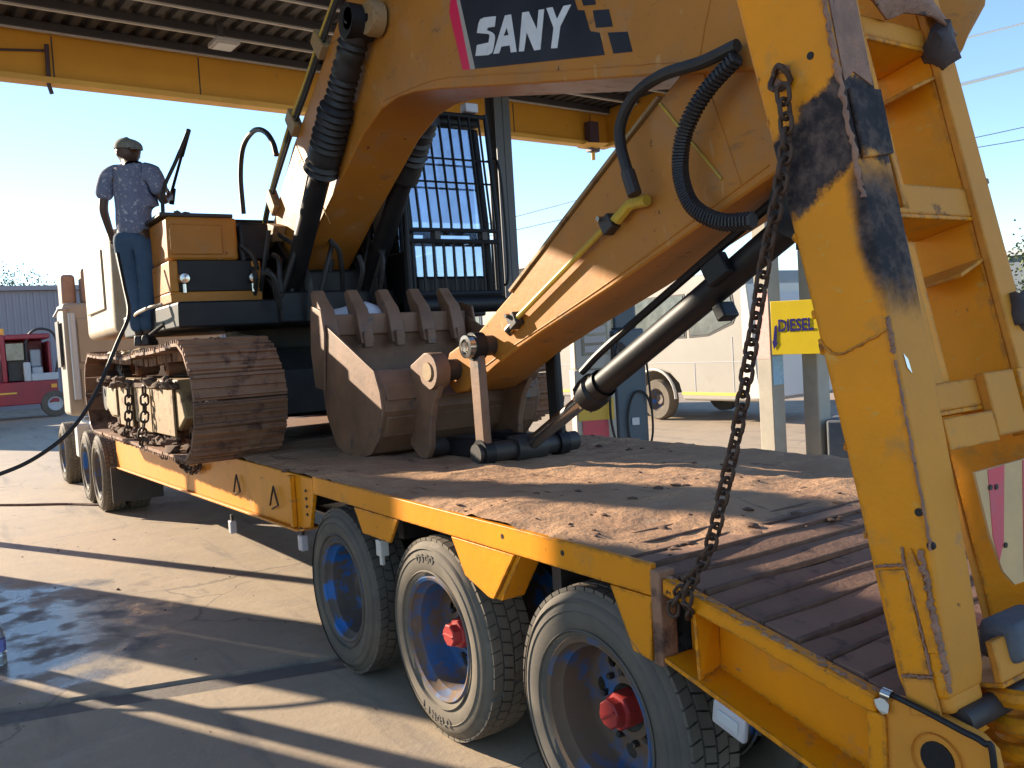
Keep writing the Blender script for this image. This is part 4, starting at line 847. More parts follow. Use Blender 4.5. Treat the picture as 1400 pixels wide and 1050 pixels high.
# raised sidewall lettering on the middle tyre, coloured lighter as if sunlit
def arc_text(word, r, a0, da, size, cx_, cz, parent):
    for k, chh in enumerate(word):
        a = a0+da*k; rad = Vector((math.cos(a), 0, math.sin(a)))
        up = rad if math.sin(a) > 0 else -rad
        xd = Vector((up.z, 0, -up.x))
        text(chh, size, Vector((cx_, -.0035, cz))+rad*r, xd, up, 'tyre', parent, 'sidewall_letter', .003, .002, align='CENTER')
tmid = [o for o in tr.children if o.name.startswith('wheel')][0]
wmid = [o for o in bpy.data.objects if o.parent == tr and o.name.startswith('wheel') and abs((WORLD[o.name]-Vector((0,0,RT))).length) < .01][0]
arc_text('O3GO', .372, 1.85, -.115, .052, 0, RT, wmid)
arc_text('LINGLO', .405, -1.95, .125, .055, 0, RT, wmid)
# gooseneck over the tractor's drive axles
MB().prism([(-8.2,.62),(-8.2,1.118),(-8.25,1.30),(-10.4,1.34),(-10.4,1.12),(-8.9,1.08),(-8.5,.62)], .35, TW-.35).build('gooseneck', 'trailer', tr, bevel=.01)

# ------------------------------------------------------------------ hanging chain
CH = [(2.195,-.045,2.49),(2.192,-.035,2.36),(2.163,-.035,2.234),(2.114,-.035,2.088),(2.073,-.035,1.935),(2.03,-.035,1.777),(1.979,-.035,1.592),(1.919,-.035,1.419),(1.85,-.035,1.237),(1.776,-.035,1.135),(1.735,-.03,1.04)]
chn = thing('lashing_chain', (1.73,-.03,1.0), 'rusty lashing chain hanging from the raised ramp to the deck edge', 'chain')
lk = link_mesh(.052, .035, .0062).mesh('link', 'chain')
chain_links(CH, .0372, lk, chn)
chain_links([(1.776,-.03,1.135),(1.72,-.02,1.09),(1.675,-.02,1.035),(1.665,-.02,.985)], .0372, lk, chn, roll0=.6)
chain_links([(1.735,-.03,1.04),(1.72,.0,1.01),(1.70,.02,.985)], .0372, lk, chn, roll0=.3)

# ------------------------------------------------------------------ tractor truck ahead of the trailer
tk = thing('tractor_truck', (-10.6, 1.0, 0), 'dusty tan tractor truck hitched to the trailer, seen from behind', 'truck')
MB().box(-11.75, -11.0, -.13, 2.2, 1.15, 2.86).build('cab', 'cab_tan', tk, bevel=.06, seg=3)
for (a, b, c, d) in ((.05,.95,1.95,2.62),(.05,.95,1.3,1.85),(1.1,2.0,1.3,2.62)):
    MB().box(-10.999, -10.975, a, b, c, d).build('cab_panel', 'cab_tan', tk, bevel=.012)
MB().box(-11.6, -11.15, -.10, .10, 2.80, 3.30).build('air_intake', 'stack', tk, bevel=.05)
MB().box(-11.35, -11.0, .16, .62, 2.85, 3.38).build('air_intake', 'stack', tk, bevel=.05)
MB().tube([(-10.98,-.02,2.7),(-10.96,-.02,1.4)], .05, 10).build('exhaust_pipe', 'busgrey', tk)
MB().box(-11.6, -11.25, -.18, -.161, 1.9, 2.6).build('side_window', 'dark', tk)
MB().tube([(-11.0,-.25,2.65),(-10.95,-.2,2.75),(-10.95,-.05,2.76)], .02, 6).build('grab_rail', 'chrome', tk)
MB().box(-12.7, -7.9, .55, .75, .75, 1.05).box(-12.7, -7.9, 1.45, 1.65, .75, 1.05).build('chassis_rail', 'dark', tk)
MB().box(-11.7, -10.4, .05, .5, .5, 1.1).build('fuel_tank', 'busgrey', tk, bevel=.08, seg=3)
mg = MB()
for x in (-8.75, -9.75): mg.tube([(x+.62*math.cos(t), .12, .5+.62*math.sin(t)) for t in [.3+i*(math.pi-.6)/10 for i in range(11)]], .05, 6)
mg.build('mudguard', 'dark', tk)
MB().box(-8.12, -8.10, -.1, .5, .18, .62).build('mud_flap', 'dark', tk)
MB().box(-10.9, -10.6, -.12, .12, .55, 1.05).build('battery_box', 'white', tk, bevel=.03)
for x in (-8.75, -9.75, -12.35):
    for y in ((-.16, .15, 1.75, 2.06) if x > -11 else (-.14, 2.0)):
        s_ = 1.02; mt = Matrix.Translation((x, y, .495)) @ Matrix.Scale(s_, 4)
        w_ = inst('wheel', rimB, mt if y < 1 else Matrix.Translation((x, y+.27, .495)) @ Matrix.Rotation(math.pi, 4, 'Z') @ Matrix.Scale(s_, 4), tk); inst('tyre', tyreL if y < 1 else tyreD, mt, w_)
MB().cyl((-9.2, 1.1, 1.06), (-9.2, 1.1, 1.12), .5, 20).build('fifth_wheel', 'dark', tk)

# ------------------------------------------------------------------ excavator
ex = thing('excavator', (-5.1, 1.2, 1.12), 'large yellow tracked excavator loaded on the trailer with bucket curled', 'excavator')
DZ = 1.125
YC = 1.22
def track(yo, yi, near):
    xf, xr, r = -3.10, -7.15, .425; zc = DZ+.02+r+.01
    fr = MB().prism([(-3.35,zc-.14),(-3.55,zc+.16),(-6.7,zc+.16),(-6.9,zc-.14),(-6.6,zc-.25),(-3.6,zc-.25)], min(yo,yi)+.10, max(yo,yi)-.10).build('track', 'trackframe', ex, bevel=.02)
    L = xf-xr; per = 2*L+2*math.pi*r; n = 56
    hw = abs(yo-yi)/2
    sm = MB(); p = per/n
    sm.box(-p*.5, p*.46, -hw, hw, -.012, .012)
    for q in (-p*.40, -p*.02, p*.34): sm.box(q-.009, q+.009, -hw*.985, hw*.985, .012, .038 if q != -p*.02 else .032)
    sm.box(-p*.42, p*.40, -.12, -.05, -.085, -.012).box(-p*.42, p*.40, .05, .12, -.085, -.012)
    me = sm.mesh('track_shoe', 'track', smooth=0)
    rnd = random.Random(4)
    for k in range(n):
        s_ = k*p
        if s_ < L:                       # top run, sagging between the carrier rollers
            x = xr+s_; z = zc+r-.05*math.sin(math.pi*(s_/L))**2-.02*abs(math.sin(3*math.pi*s_/L)); sl = 0.0
            t = Vector((1,0,-.05*math.pi/L*math.sin(2*math.pi*s_/L))).normalized()
        elif s_ < L+math.pi*r:
            a = math.pi/2-(s_-L)/r; x = xf+r*math.cos(a); z = zc+r*math.sin(a); t = Vector((math.sin(a),0,-math.cos(a)))
        elif s_ < 2*L+math.pi*r:
            x = xf-(s_-L-math.pi*r); z = zc-r; t = Vector((-1,0,0))
        else:
            a = -math.pi/2-(s_-2*L-math.pi*r)/r; x = xr+r*math.cos(a); z = zc+r*math.sin(a); t = Vector((math.sin(a),0,-math.cos(a)))
        nrm = Vector((0,1,0)).cross(t)*-1
        nrm = Vector((t.z*-1,0,t.x)); 
        j = rnd.uniform(-.012,.012)
        mt = Matrix((t, Vector((0,1,0))*(1), nrm)).transposed().to_4x4()
        if mt.to_3x3().determinant() < 0: mt = Matrix((t, Vector((0,-1,0)), nrm)).transposed().to_4x4()
        mt.translation = Vector((x, (yo+yi)/2+rnd.uniform(-.006,.006), z)); mt = mt @ Matrix.Rotation(j, 4, 'Y')
        inst('track_shoe', me, mt, fr)
    # idler, sprocket, rollers
    ym = (yo+yi)/2
    MB().lathe([(.06,-.16),(.30,-.14),(.335,-.09),(.335,.09),(.30,.14),(.06,.16)], (xf,ym,zc), (0,1,0), 28).build('idler', 'dark', fr)
    sp = MB(); sp.lathe([(.05,-.2),(.2,-.2),(.24,-.06),(.31,-.05),(.31,.05),(.24,.06),(.05,.1)], (xr,ym,zc), (0,1,0), 28)
    for k in range(22):
        a = 2*math.pi*k/22; sp.obox((xr+.335*math.cos(a),ym,zc+.335*math.sin(a)), (.03*math.cos(a),0,.03*math.sin(a)), (0,.045,0), (-.022*math.sin(a),0,.022*math.cos(a)))
    sp.build('sprocket', 'dark', fr)
    for k in range(8): MB().lathe([(.03,-.17),(.085,-.16),(.10,-.09),(.085,-.07),(.085,.07),(.10,.09),(.085,.16),(.03,.17)], (xf-.42-k*.455,ym,DZ+.16), (0,1,0), 16).build('track_roller', 'track', fr)
    for k in (1,2): MB().lathe([(.03,-.12),(.07,-.1),(.07,.1),(.03,.12)], (xf-k*1.35,ym,zc+.25), (0,1,0), 14).build('carrier_roller', 'track', fr)
    if near:
        # bolted guard plates on the outer face, dangling chains, ragged mud under them
        for (a, b, c, d) in ((-3.62,-4.42,zc-.30,zc+.10),(-4.46,-5.05,zc-.31,zc+.11),(-5.3,-5.95,zc-.30,zc+.10),(-6.1,-6.5,zc-.22,zc+.06)):
            MB().box(b, a, yo+.075, yo+.095, c, d).build('guard_plate', 'trackframe', fr, bevel=.008)
        MB().box(-6.75, -3.5, yo+.06, yo+.1, zc+.09, zc+.13).build('mud_ledge', 'clod', fr)
        mb = MB(); rn = random.Random(9)
        for k in range(90):
            x = rn.uniform(-6.8,-3.3); mb.blob((x, yo+.05+rn.uniform(-.03,.06), zc+rn.choice([.12,.14,-.34,-.36])+rn.uniform(-.02,.03)), rn.uniform(.02,.06), 1, .45, (1.6,1,.7), k)
        tag(mb.build('mud_lumps', 'clod', fr), kind='stuff')
        lk2 = link_mesh(.10, .062, .010).mesh('chain_link', 'chain')
        chain_links([(-4.44,yo+.03,zc+.1),(-4.46,yo+.02,zc-.15),(-4.5,yo-.01,zc-.34),(-4.55,yo-.02,DZ+.0)], .075, lk2, fr, 'chain_link')
        chain_links([(-5.15,yo+.03,zc+.08),(-5.18,yo+.02,zc-.15),(-5.22,yo-.0,zc-.38)], .075, lk2, fr, 'chain_link')
        chain_links([(-6.0,-.03,1.10),(-5.4,-.05,.98),(-4.9,-.05,1.0),(-4.3,-.05,.92),(-3.9,-.05,1.0)], .078, lk2, fr, 'chain_link')
    mb = MB(); rn = random.Random(21)
    for k in range(50):
        mb.blob((rn.uniform(-6.5,-3.6), rn.uniform(min(yo,yi)+.05, max(yo,yi)-.05), zc+r-.01), rn.uniform(.025,.06), 1, .45, (1.6,1.3,.6), k+200)
    if near:
        for k in range(60): mb.blob((rn.uniform(-4.6,-3.5), rn.uniform(-.05,.32), zc+r+.02), rn.uniform(.03,.075), 1, .45, (1.8,1.5,.55), k+300)
    tag(mb.build('mud_lumps', 'trackframe' if near else 'clod', fr), kind='stuff')
    return fr
track(-.375, .30, True)
track(2.82, 2.14, False)
# carbody between tracks, slew ring
MB().prism([(-3.9,1.45),(-4.3,1.95),(-6.0,1.95),(-6.4,1.45),(-6.0,1.3),(-4.3,1.3)], .25, 2.2).build('carbody', 'dark', ex, bevel=.02)
MB().cyl((-5.1,YC,1.95), (-5.1,YC,2.14), .62, 32).build('slew_ring', 'dark', ex)
MB().box(-3.98,-3.9,.3,2.1,1.35,1.75).build('carbody_plate', 'dark', ex, bevel=.01)
# upper platform, counterweight, engine house
MB().box(-5.93, -3.62, -.20, 2.70, 2.145, 2.36).build('platform', 'black', ex, bevel=.02)
cwp = [(-8.0,2.7),(-8.25,2.45),(-8.30,1.22),(-8.25,-.0),(-8.0,-.24),(-6.05,-.26),(-5.95,-.15),(-5.95,2.6),(-6.95,2.72)]
MB().prismz(cwp, 2.20, 3.28).build('counterweight', 'excwhite', ex, bevel=.13, seg=4)
MB().box(-7.7, -6.5, -.275, -.25, 2.48, 3.12).build('side_panel', 'excwhite', ex, bevel=.012)
MB().box(-5.94, -5.0, -.10, 1.65, 2.365, 3.16).build('engine_house', 'exc', ex, bevel=.05, seg=3)
MB().box(-5.9, -5.1, -.0, 1.5, 3.162, 3.26).build('engine_hood', 'black', ex, bevel=.04)
# right-hand tool box and tank in front of the engine house
tb = MB().box(-4.98, -4.02, -.15, .44, 2.73, 3.10).build('tank', 'exc', ex, bevel=.03, seg=3)
MB().box(-4.018, -4.003, -.13, .30, 2.78, 3.03).build('tank_panel', 'exc', tb, bevel=.012)
MB().box(-4.95, -4.05, -.19, .42, 3.103, 3.135).build('tank_tread', 'dark', tb, bevel=.006)
rnd = random.Random(2)
for k in range(9): MB().blob((-4.1-rnd.uniform(0,.7), -.15+.065*k, 3.145), .03, 1, .4, (1,1.3,.6), k).build('dirt_lump', 'clod', tb)
st = MB().box(-4.6, -3.95, -.17, .60, 2.37, 2.46).box(-4.6, -3.95, -.17, -.10, 2.46, 2.72).box(-4.6, -3.95, .52, .60, 2.46, 2.72).build('tool_box', 'exc', ex, bevel=.01)
MB().box(-4.6, -3.96, -.10, .52, 2.461, 2.725).build('tool_box_lid', 'black', st, bevel=.008)
for y in (-.06, .52):
    hl_ = MB().lathe([(.001,.03),(.04,.025),(.05,.0),(.05,-.05)], (-3.93,y,2.57), (1,0,0), 16).build('work_lamp', 'chrome', ex); MB().cyl((-3.94,y,2.45), (-3.94,y,2.53), .018, 8).build('lamp_stalk', 'chrome', hl_)
MB().box(-4.9, -4.02, .46, .72, 2.73, 3.06).build('hose_bracket_box', 'black', ex, bevel=.02)
MB().tube(smooth_path([(-4.9,-.28,2.3),(-4.6,-.33,2.32),(-4.1,-.33,2.34),(-3.95,-.25,2.36)]), .015, 6).build('handrail', 'excwhite', ex)
MB().box(-3.7,-3.58,.62,1.7,2.15,2.42).build('front_plate', 'black', ex, bevel=.02)
# boom foot brackets and dark hydraulics clutter
for y in (.84, 1.45): MB().prism([(-4.9,2.36),(-3.6,2.36),(-3.9,2.7),(-4.3,3.0),(-4.7,2.95)], y, y+.04).build('boom_bracket', 'black', ex)
cl_ = MB(); rn = random.Random(31)
for k in range(46):
    a = Vector((-3.50-rn.uniform(0,.8), .45+rn.uniform(0,1.3), 2.15+rn.uniform(0,.3))); b = a+Vector((rn.uniform(-.3,.3), rn.uniform(-.25,.25), rn.uniform(.25,.7)))
    cl_.tube(smooth_path([a, (a+b)/2+Vector((rn.uniform(.05,.2),0,.1)), b], 4), .022, 6)
tag(cl_.build('hydraulic_hoses', 'hose', ex), kind='stuff')
MB().box(-4.3,-3.75,.75,1.65,2.36,2.62).build('swing_motor', 'black', ex, bevel=.03)

# boom
BN, BF = .922, 1.40
bp_ = [(-4.62,2.62),(-4.66,2.86),(-4.45,3.16),(-3.82,3.70),(-3.32,4.01),(-2.87,4.30),(-2.45,4.55),(-1.95,4.70),(-1.3,4.66),(.3,4.22),(1.4,3.72),(1.86,3.46),(2.0,3.2),(1.97,3.0),(1.84,2.82),(1.60,2.83),(1.04,2.97),(-.2,3.26),(-1.2,3.50),(-1.56,3.575),(-1.80,3.60),(-2.05,3.585),(-2.38,3.48),(-3.3,2.98),(-3.9,2.62),(-4.3,2.45)]
boom = MB().prism(bp_, BN, BF).build('boom', 'exc', ex, bevel=.012, seg=2)
for pts in ([(-2.55,4.45),(-2.05,3.62)],[(1.25,3.74),(1.0,3.02)],[(-3.75,3.72),(-3.1,2.92)],[(-2.0,3.63),(-1.2,3.56),(.0,3.27),(1.0,3.03)]):
    P_ = smooth_path([(x, BN-.001, z) for x, z in pts], 16); rr_ = random.Random(5)
    MB().tube([p+Vector((rr_.uniform(-.002,.002),0,rr_.uniform(-.002,.002))) for p in P_], .0045, 6).build('boom_weld', 'exc', boom)
DECAL = {'panel': [(-0.903, 3.9992), (-0.7659, 3.5006), (0.3994, 3.2318), (0.3709, 3.3471), (0.3005, 3.3767), (0.2647, 3.489), (0.2139, 3.5078), (0.1762, 3.6128)], 'grey': [(-0.9398, 4.0124), (-0.903, 3.9992), (-0.7659, 3.5006), (-0.8197, 3.5118)], 'red': [(-0.9839, 4.0282), (-0.9398, 4.0124), (-0.8197, 3.5118), (-0.906, 3.5339), (-1.0209, 3.9095)], 'sq1': [(0.2329, 3.5854), (0.3409, 3.5503), (0.3553, 3.486), (0.2611, 3.513)], 'sq2': [(0.329, 3.4671), (0.4471, 3.4324), (0.4686, 3.3445), (0.3457, 3.3776)], 'sq3': [(0.4295, 3.3283), (0.5684, 3.2885), (0.5959, 3.1883), (0.4632, 3.2189)], 'S': [(-0.5121, 3.7212), (-0.6299, 3.7541), (-0.6776, 3.7584), (-0.6995, 3.738), (-0.721, 3.6945), (-0.6025, 3.6508), (-0.5879, 3.6412), (-0.5947, 3.6235), (-0.6033, 3.6031), (-0.7291, 3.6271), (-0.7523, 3.5714), (-0.616, 3.5356), (-0.5767, 3.5354), (-0.5557, 3.5554), (-0.5346, 3.6046), (-0.5356, 3.6229), (-0.5563, 3.6443), (-0.6152, 3.6772), (-0.5984, 3.6858), (-0.5304, 3.6686)], 'A1': [(-0.4216, 3.6949), (-0.5622, 3.5261), (-0.5024, 3.5114), (-0.4763, 3.5408), (-0.4482, 3.5911), (-0.4116, 3.6251), (-0.4001, 3.6893)], 'A2': [(-0.4001, 3.6893), (-0.4116, 3.6251), (-0.3976, 3.579), (-0.4482, 3.5911), (-0.4763, 3.5408), (-0.3922, 3.5214), (-0.3864, 3.4812), (-0.33, 3.4673), (-0.3616, 3.6803)], 'N': [(-0.2559, 3.6548), (-0.309, 3.4625), (-0.261, 3.4495), (-0.2263, 3.5401), (-0.1671, 3.4249), (-0.1119, 3.4135), (-0.0583, 3.6051), (-0.107, 3.618), (-0.1325, 3.5252), (-0.1965, 3.64)], 'Yl': [(-0.0389, 3.6037), (0.0137, 3.5909), (0.0447, 3.5197), (0.105, 3.5654), (0.168, 3.5509), (0.0691, 3.4748), (0.0344, 3.3763), (-0.0188, 3.3911), (0.0123, 3.4859)]}
def flat(poly, y, t, nm, m_): return MB().prism(poly, y-t, y).build(nm, m_, boom, smooth=0)
flat(DECAL['panel'], .9215, .0015, 'decal_panel', 'decal'); flat(DECAL['grey'], .9215, .0015, 'decal_stripe', 'decal_grey'); flat(DECAL['red'], .9215, .0015, 'decal_stripe', 'decal_red')
for k in ('sq1','sq2','sq3'): flat(DECAL[k], .9215, .0015, 'decal_square', 'decal')
for k in ('S','N','Yl'): flat(DECAL[k], .9198, .0015, 'decal_letter', 'letter')
mb = MB(); mb.prism(DECAL['A1'], .9183, .9198).prism(DECAL['A2'], .9183, .9198); mb.build('decal_letter', 'letter', boom, smooth=0)
# boom hoses, steel lines and clamps along the upper left edge
for off, r, m_ in ((.0,.018,'pipe'),(.05,.016,'hose'),(.10,.016,'hose')):
    pts = [(-4.72+off,2.95),(-4.52+off*.5,3.24-off*.2),(-3.86+off*.6,3.78-off*.6),(-3.36+off*.5,4.08-off*.6),(-2.9+off*.5,4.38-off*.6),(-2.4,4.66-off*.5)]
    MB().tube(smooth_path([(x-.02, BN-.03, z+.03) for x, z in pts]), r, 7).build('boom_pipe', m_, boom)
for x, z in ((-4.35,3.30),(-3.7,3.88),(-3.0,4.33)): MB().obox((x,BN-.02,z), (.05,0,.04), (0,.04,0), (-.07,0,.09)).build('pipe_clamp', 'trackframe', boom, bevel=.008)
MB().ext([(-4.42,.80,2.86),(-4.2,.80,2.92),(-4.1,.80,3.05),(-4.3,.80,3.10),(-4.34,.80,3.02),(-4.5,.80,3.0)], (0,.12,0)).build('valve_block', 'trackframe', boom, bevel=.01)
HOSE_A = [(1.27, 0.86, 3.001), (1.079, 0.86, 2.991), (0.841, 0.86, 3.004), (0.662, 0.86, 2.966), (0.563, 0.86, 2.874), (0.545, 0.86, 2.777), (0.585, 0.86, 2.634), (0.626, 0.86, 2.522)]
HOSE_B = [(1.267, 0.86, 2.956), (1.092, 0.86, 2.867), (0.969, 0.86, 2.746), (0.925, 0.86, 2.616), (0.935, 0.86, 2.504), (0.997, 0.86, 2.4), (1.137, 0.86, 2.324), (1.309, 0.86, 2.302)]
HOSE_C = [(-4.793, 0.75, 3.263), (-4.795, 0.75, 3.627), (-4.64, 0.75, 3.872), (-4.313, 0.75, 3.94), (-4.019, 0.75, 3.866), (-3.834, 0.75, 3.729), (-3.766, 0.75, 3.608)]
MB().tube(smooth_path(HOSE_C), .024, 9).build('boom_hose', 'hose', boom)
# boom knee pin for the lift cylinders
MB().cyl((-2.02,.70,4.18), (-2.02,1.64,4.18), .075, 18).build('cylinder_pin', 'dark', boom)
MB().lathe([(.03,0),(.11,0),(.12,.03),(.12,.10)], (-1.93,.80,4.17), (0,1,0), 20).build('pin_boss', 'trackframe', boom)
# lift cylinders with rubber gaiters
for y in (.80, 1.53):
    p0 = Vector((-3.83,y,2.40)); p1 = Vector((-2.06,y,4.18)); d = (p1-p0)
    at = lambda t: p0+d*t
    c_ = MB().cyl(at(-.03), at(.60), .088, 22).build('lift_cylinder', 'black', ex)
    MB().cyl(at(.56), at(.62), .10, 22).build('cylinder_head', 'black', c_)
    pf = []; L = d.length; k = 0; rn = random.Random(int(y*10))
    for i in range(46):
        t = .50+.50*i/45; pf.append(((.118 if t < .74 else .092)*(1+.16*(i % 2)+rn.uniform(-.05,.05)), t*L))
    MB().lathe([(.09,.49*L)]+pf+[(.07,1.0*L)], p0, d, 20).build('gaiter', 'gaiter', c_, smooth=60)
    MB().lathe([(.001,-.10),(.12,-.10),(.12,.10),(.001,.10)], p1, (0,1,0), 18).build('rod_eye', 'black', c_)
    MB().tube(smooth_path([at(.05)+Vector((.06,-.06,.06)), at(.3)+Vector((.06,-.07,.07)), at(.5)+Vector((.05,-.08,.08))]), .018, 7).build('cylinder_pipe', 'black', c_)
# stick
SN_, SF_ = .98, 1.37
sp_ = [(-1.42,1.60),(-1.46,1.72),(-1.40,1.83),(-1.28,1.87),(-1.02,1.95),(-.61,2.17),(.36,2.75),(.71,2.955),(1.08,3.16),(1.5,3.34),(1.86,3.28),(1.99,3.04),(1.90,2.86),(1.76,2.70),(1.55,2.57),(1.32,2.49),(.73,2.28),(.28,2.12),(-.34,1.92),(-.71,1.79),(-1.0,1.66),(-1.2,1.58),(-1.34,1.56)]
stick = MB().prism(sp_, SN_, SF_).build('stick', 'exc', ex, bevel=.012)
MB().prism([(-.62,2.17),(.35,2.75),(.70,2.955),(.69,2.967),(.34,2.765),(-.63,2.185)], SN_-.012, SN_+.03).build('stick_flange', 'trackframe', stick)
MB().tube(smooth_path([(.55,.945,2.53),(.37,.945,2.45),(-.1,.945,2.22),(-.54,.945,2.005)]), .016, 8).build('stick_pipe', 'pipe', stick)
MB().tube([(.62,.94,2.50),(.50,.94,2.50),(.40,.94,2.44)], .028, 8).build('pipe_fitting', 'pipe', stick)
for x, z in ((.33,2.43),(-.55,2.0)): 
    MB().obox((x,.95,z), (.035,0,.02), (0,.03,0), (-.02,0,.035)).build('pipe_clamp', 'dark', stick, bevel=.006); MB().cyl((x-.03,.90,z+.03), (x-.03,.98,z+.03), .014, 8).build('clamp_bolt', 'chrome', stick)
MB().tube([(-.56,.94,1.98),(-.62,.94,1.95),(-.63,.97,1.93)], .022, 8).build('pipe_fitting', 'chrome', stick)
for nm, hp in (('A',HOSE_A),('B',HOSE_B)):
    path = smooth_path(hp, 14)
    h_ = MB().tube(path, .027 if nm == 'A' else .029, 10).build('stick_hose', 'hose', stick)
    if nm == 'B':
        hl = []; 
        for i in range(len(path)*4-4):
            f = i/4; a = path[int(f)].lerp(path[min(int(f)+1, len(path)-1)], f-int(f)); an = f*4.2
            t = (path[min(int(f)+1, len(path)-1)]-path[max(int(f)-1, 0)]).normalized(); u = t.cross(Vector((0,1,0))).normalized(); v_ = t.cross(u)
            hl.append(a+(u*math.cos(an)+v_*math.sin(an))*.032)
        MB().tube(hl, .0075, 5).build('spiral_wrap', 'gaiter', h_)
MB().cyl(HOSE_A[-2], HOSE_A[-1], .034, 10).build('hose_ferrule', 'dark', stick)
for pts in ([(-1.0,1.72),(-.7,1.83),(-.3,1.96),(.3,2.16),(.75,2.325),(1.3,2.53)],[(.95,3.05),(1.15,2.48)]):
    MB().tube(smooth_path([(x, SN_-.001, z) for x, z in pts], 10), .0045, 6).build('stick_weld', 'exc', stick)
MB().tube([(.70,SN_-.006,2.93),(1.05,SN_-.006,2.52)], .006, 5).build('stick_line', 'pipe', stick)  # thin yellow line laid on the stick face
# bucket cylinder
B_ = Vector((-.84,1.18,1.215)); T_ = Vector((1.38,1.18,2.375)); d = T_-B_
at = lambda t: B_+d*t
bc = MB().cyl(at(.30), at(1.0), .068, 24).build('bucket_cylinder', 'black', ex)
MB().lathe([(.05,0),(.096,.0),(.100,.03),(.100,.09),(.084,.11),(.082,.17)], at(.285), d, 24).build('cylinder_head', 'black', bc)
for k in range(8):
    a = 2*math.pi*k/8; n1 = d.normalized().cross(Vector((0,1,0))).normalized(); n2 = Vector((0,1,0)); c_ = at(.275)+(n1*math.cos(a)+n2*math.sin(a))*.078; MB().cyl(c_, c_+d.normalized()*.03, .014, 6).build('head_bolt', 'chrome', bc)
MB().cyl(at(.02), at(.31), .044, 20).build('rod', 'chrome', bc)
MB().tube(smooth_path([at(.33)+Vector((-.05,-.07,.09)), at(.42)+Vector((-.05,-.05,.12)), at(.7)+Vector((-.05,-.04,.12)), at(.95)+Vector((-.04,-.05,.11))]), .022, 8).build('cylinder_pipe', 'black', bc)
MB().lathe([(.001,-.13),(.15,-.13),(.15,.13),(.001,.13)], T_, (0,1,0), 20).build('cylinder_eye', 'black', bc)
MB().obox(at(.78)+Vector((0,-.09,.03)), d.normalized()*.07, (0,.025,0), d.normalized().cross(Vector((0,1,0)))*.055).build('pipe_clamp', 'black', bc, bevel=.01)
MB().obox(at(.72)+Vector((.09,.0,-.09)), d.normalized()*.03, (0,.05,0), d.normalized().cross(Vector((0,1,0)))*.04).build('pipe_clamp', 'black', bc, bevel=.01)
MB().lathe([(.001,-.11),(.085,-.11),(.085,.11),(.001,.11)], B_, (0,1,0), 20).build('rod_eye', 'dark', bc)
# linkage
A2 = Vector((-.86,0,1.865)); Bx = Vector((-.84,0,1.215)); A1_ = Vector((-1.31,0,1.72)); Cx = Vector((-1.52,0,1.20))
for y in (.865, 1.43):
    l_ = MB().bar(A2+Vector((0,y,.02)), Bx+Vector((0,y,-.02)), .055, .115, up=(1,0,0)).build('side_link', 'bucket' if y < 1 else 'black', ex, bevel=.015)
    for P in (A2, Bx): MB().lathe([(.001,-.035),(.085,-.035),(.085,.035),(.001,.035)], P+Vector((0,y,0)), (0,1,0), 20).build('link_boss', 'black', l_)
MB().cyl(A2+Vector((0,.80,0)), A2+Vector((0,1.5,0)), .062, 20).build('link_pin', 'dark', ex)
MB().lathe([(.001,-.01),(.03,-.012),(.032,.0),(.045,.0),(.047,-.012),(.07,-.01),(.072,.05)], A2+Vector((0,.795,0)), (0,1,0), 22).build('pin_cap', 'chrome', ex)
MB().cyl(Bx+Vector((0,.80,0)), Bx+Vector((0,1.56,0)), .062, 20).build('link_pin', 'dark', ex)
for y in (1.0, 1.34): MB().bar(Bx+Vector((0,y,0)), Cx+Vector((0,y,0)), .05, .13).build('bucket_link', 'black', ex, bevel=.02)
MB().cyl(Cx+Vector((0,.82,0)), Cx+Vector((0,1.55,0)), .06, 18).build('link_pin', 'dark', ex)
MB().cyl(A1_+Vector((0,.78,0)), A1_+Vector((0,1.58,0)), .07, 20).build('bucket_pin', 'dark', ex)
# bucket: shell strip, side plates, ears, adapters and teeth
BYn, BYf = .57, 1.80; sx = -.06
outer = [(-1.60+sx,1.74),(-1.53+sx,1.60),(-1.51+sx,1.47),(-1.58+sx,1.30),(-1.72+sx,1.18),(-1.92+sx,1.125),(-2.14+sx,1.122),(-2.33+sx,1.20),(-2.47+sx,1.40),(-2.53+sx,1.65),(-2.53+sx,1.95),(-2.50+sx,2.13)]
inner = [(x+(.035 if x < -2.0 else -.035), z+(.035 if z < 1.3 else 0)) for x, z in outer]
bk = MB(); n_ = len(outer)
for (y) in (BYn, BYf):
    for x, z in outer: bk.v.append(Vector((x,y,z)))
    for x, z in inner: bk.v.append(Vector((x,y,z)))
for i in range(n_-1):
    a = i; b = i+1; o2 = 2*n_
    for q in ([a,b,b+o2,a+o2],[a+n_,a+n_+o2,b+n_+o2,b+n_]): bk.f.append(q); bk.mi.append(0)
for e in (0, n_-1): bk.f.append([e, e+n_, e+n_+2*n_, e+2*n_]); bk.mi.append(0)
bucket = bk.build('bucket', 'bucket', ex, smooth=20)
for y0_, y1_ in ((BYn-.022, BYn), (BYf, BYf+.022)):
    MB().prism(outer, y0_, y1_).build('side_plate', 'bucket', bucket, bevel=.004)
    MB().prism([(-2.62+sx,1.62),(-2.44+sx,1.60),(-2.36+sx,2.02),(-2.40+sx,2.19),(-2.60+sx,2.24),(-2.66+sx,1.9)], y0_-.02 if y0_ < 1 else y1_, y0_ if y0_ < 1 else y1_+.02).build('side_cutter', 'bucket', bucket, bevel=.008)
for xa, za, xb, zb in ((-1.555+sx,1.65,-1.51+sx,1.545),(-1.53+sx,1.43,-1.58+sx,1.32)):
    MB().ext([(xa,BYn+.02,za),(xb,BYn+.02,zb),(xb+.014,BYn+.02,zb),(xa+.014,BYn+.02,za)], (0,BYf-BYn-.04,0)).build('wear_strip', 'bucket', bucket, bevel=.003)
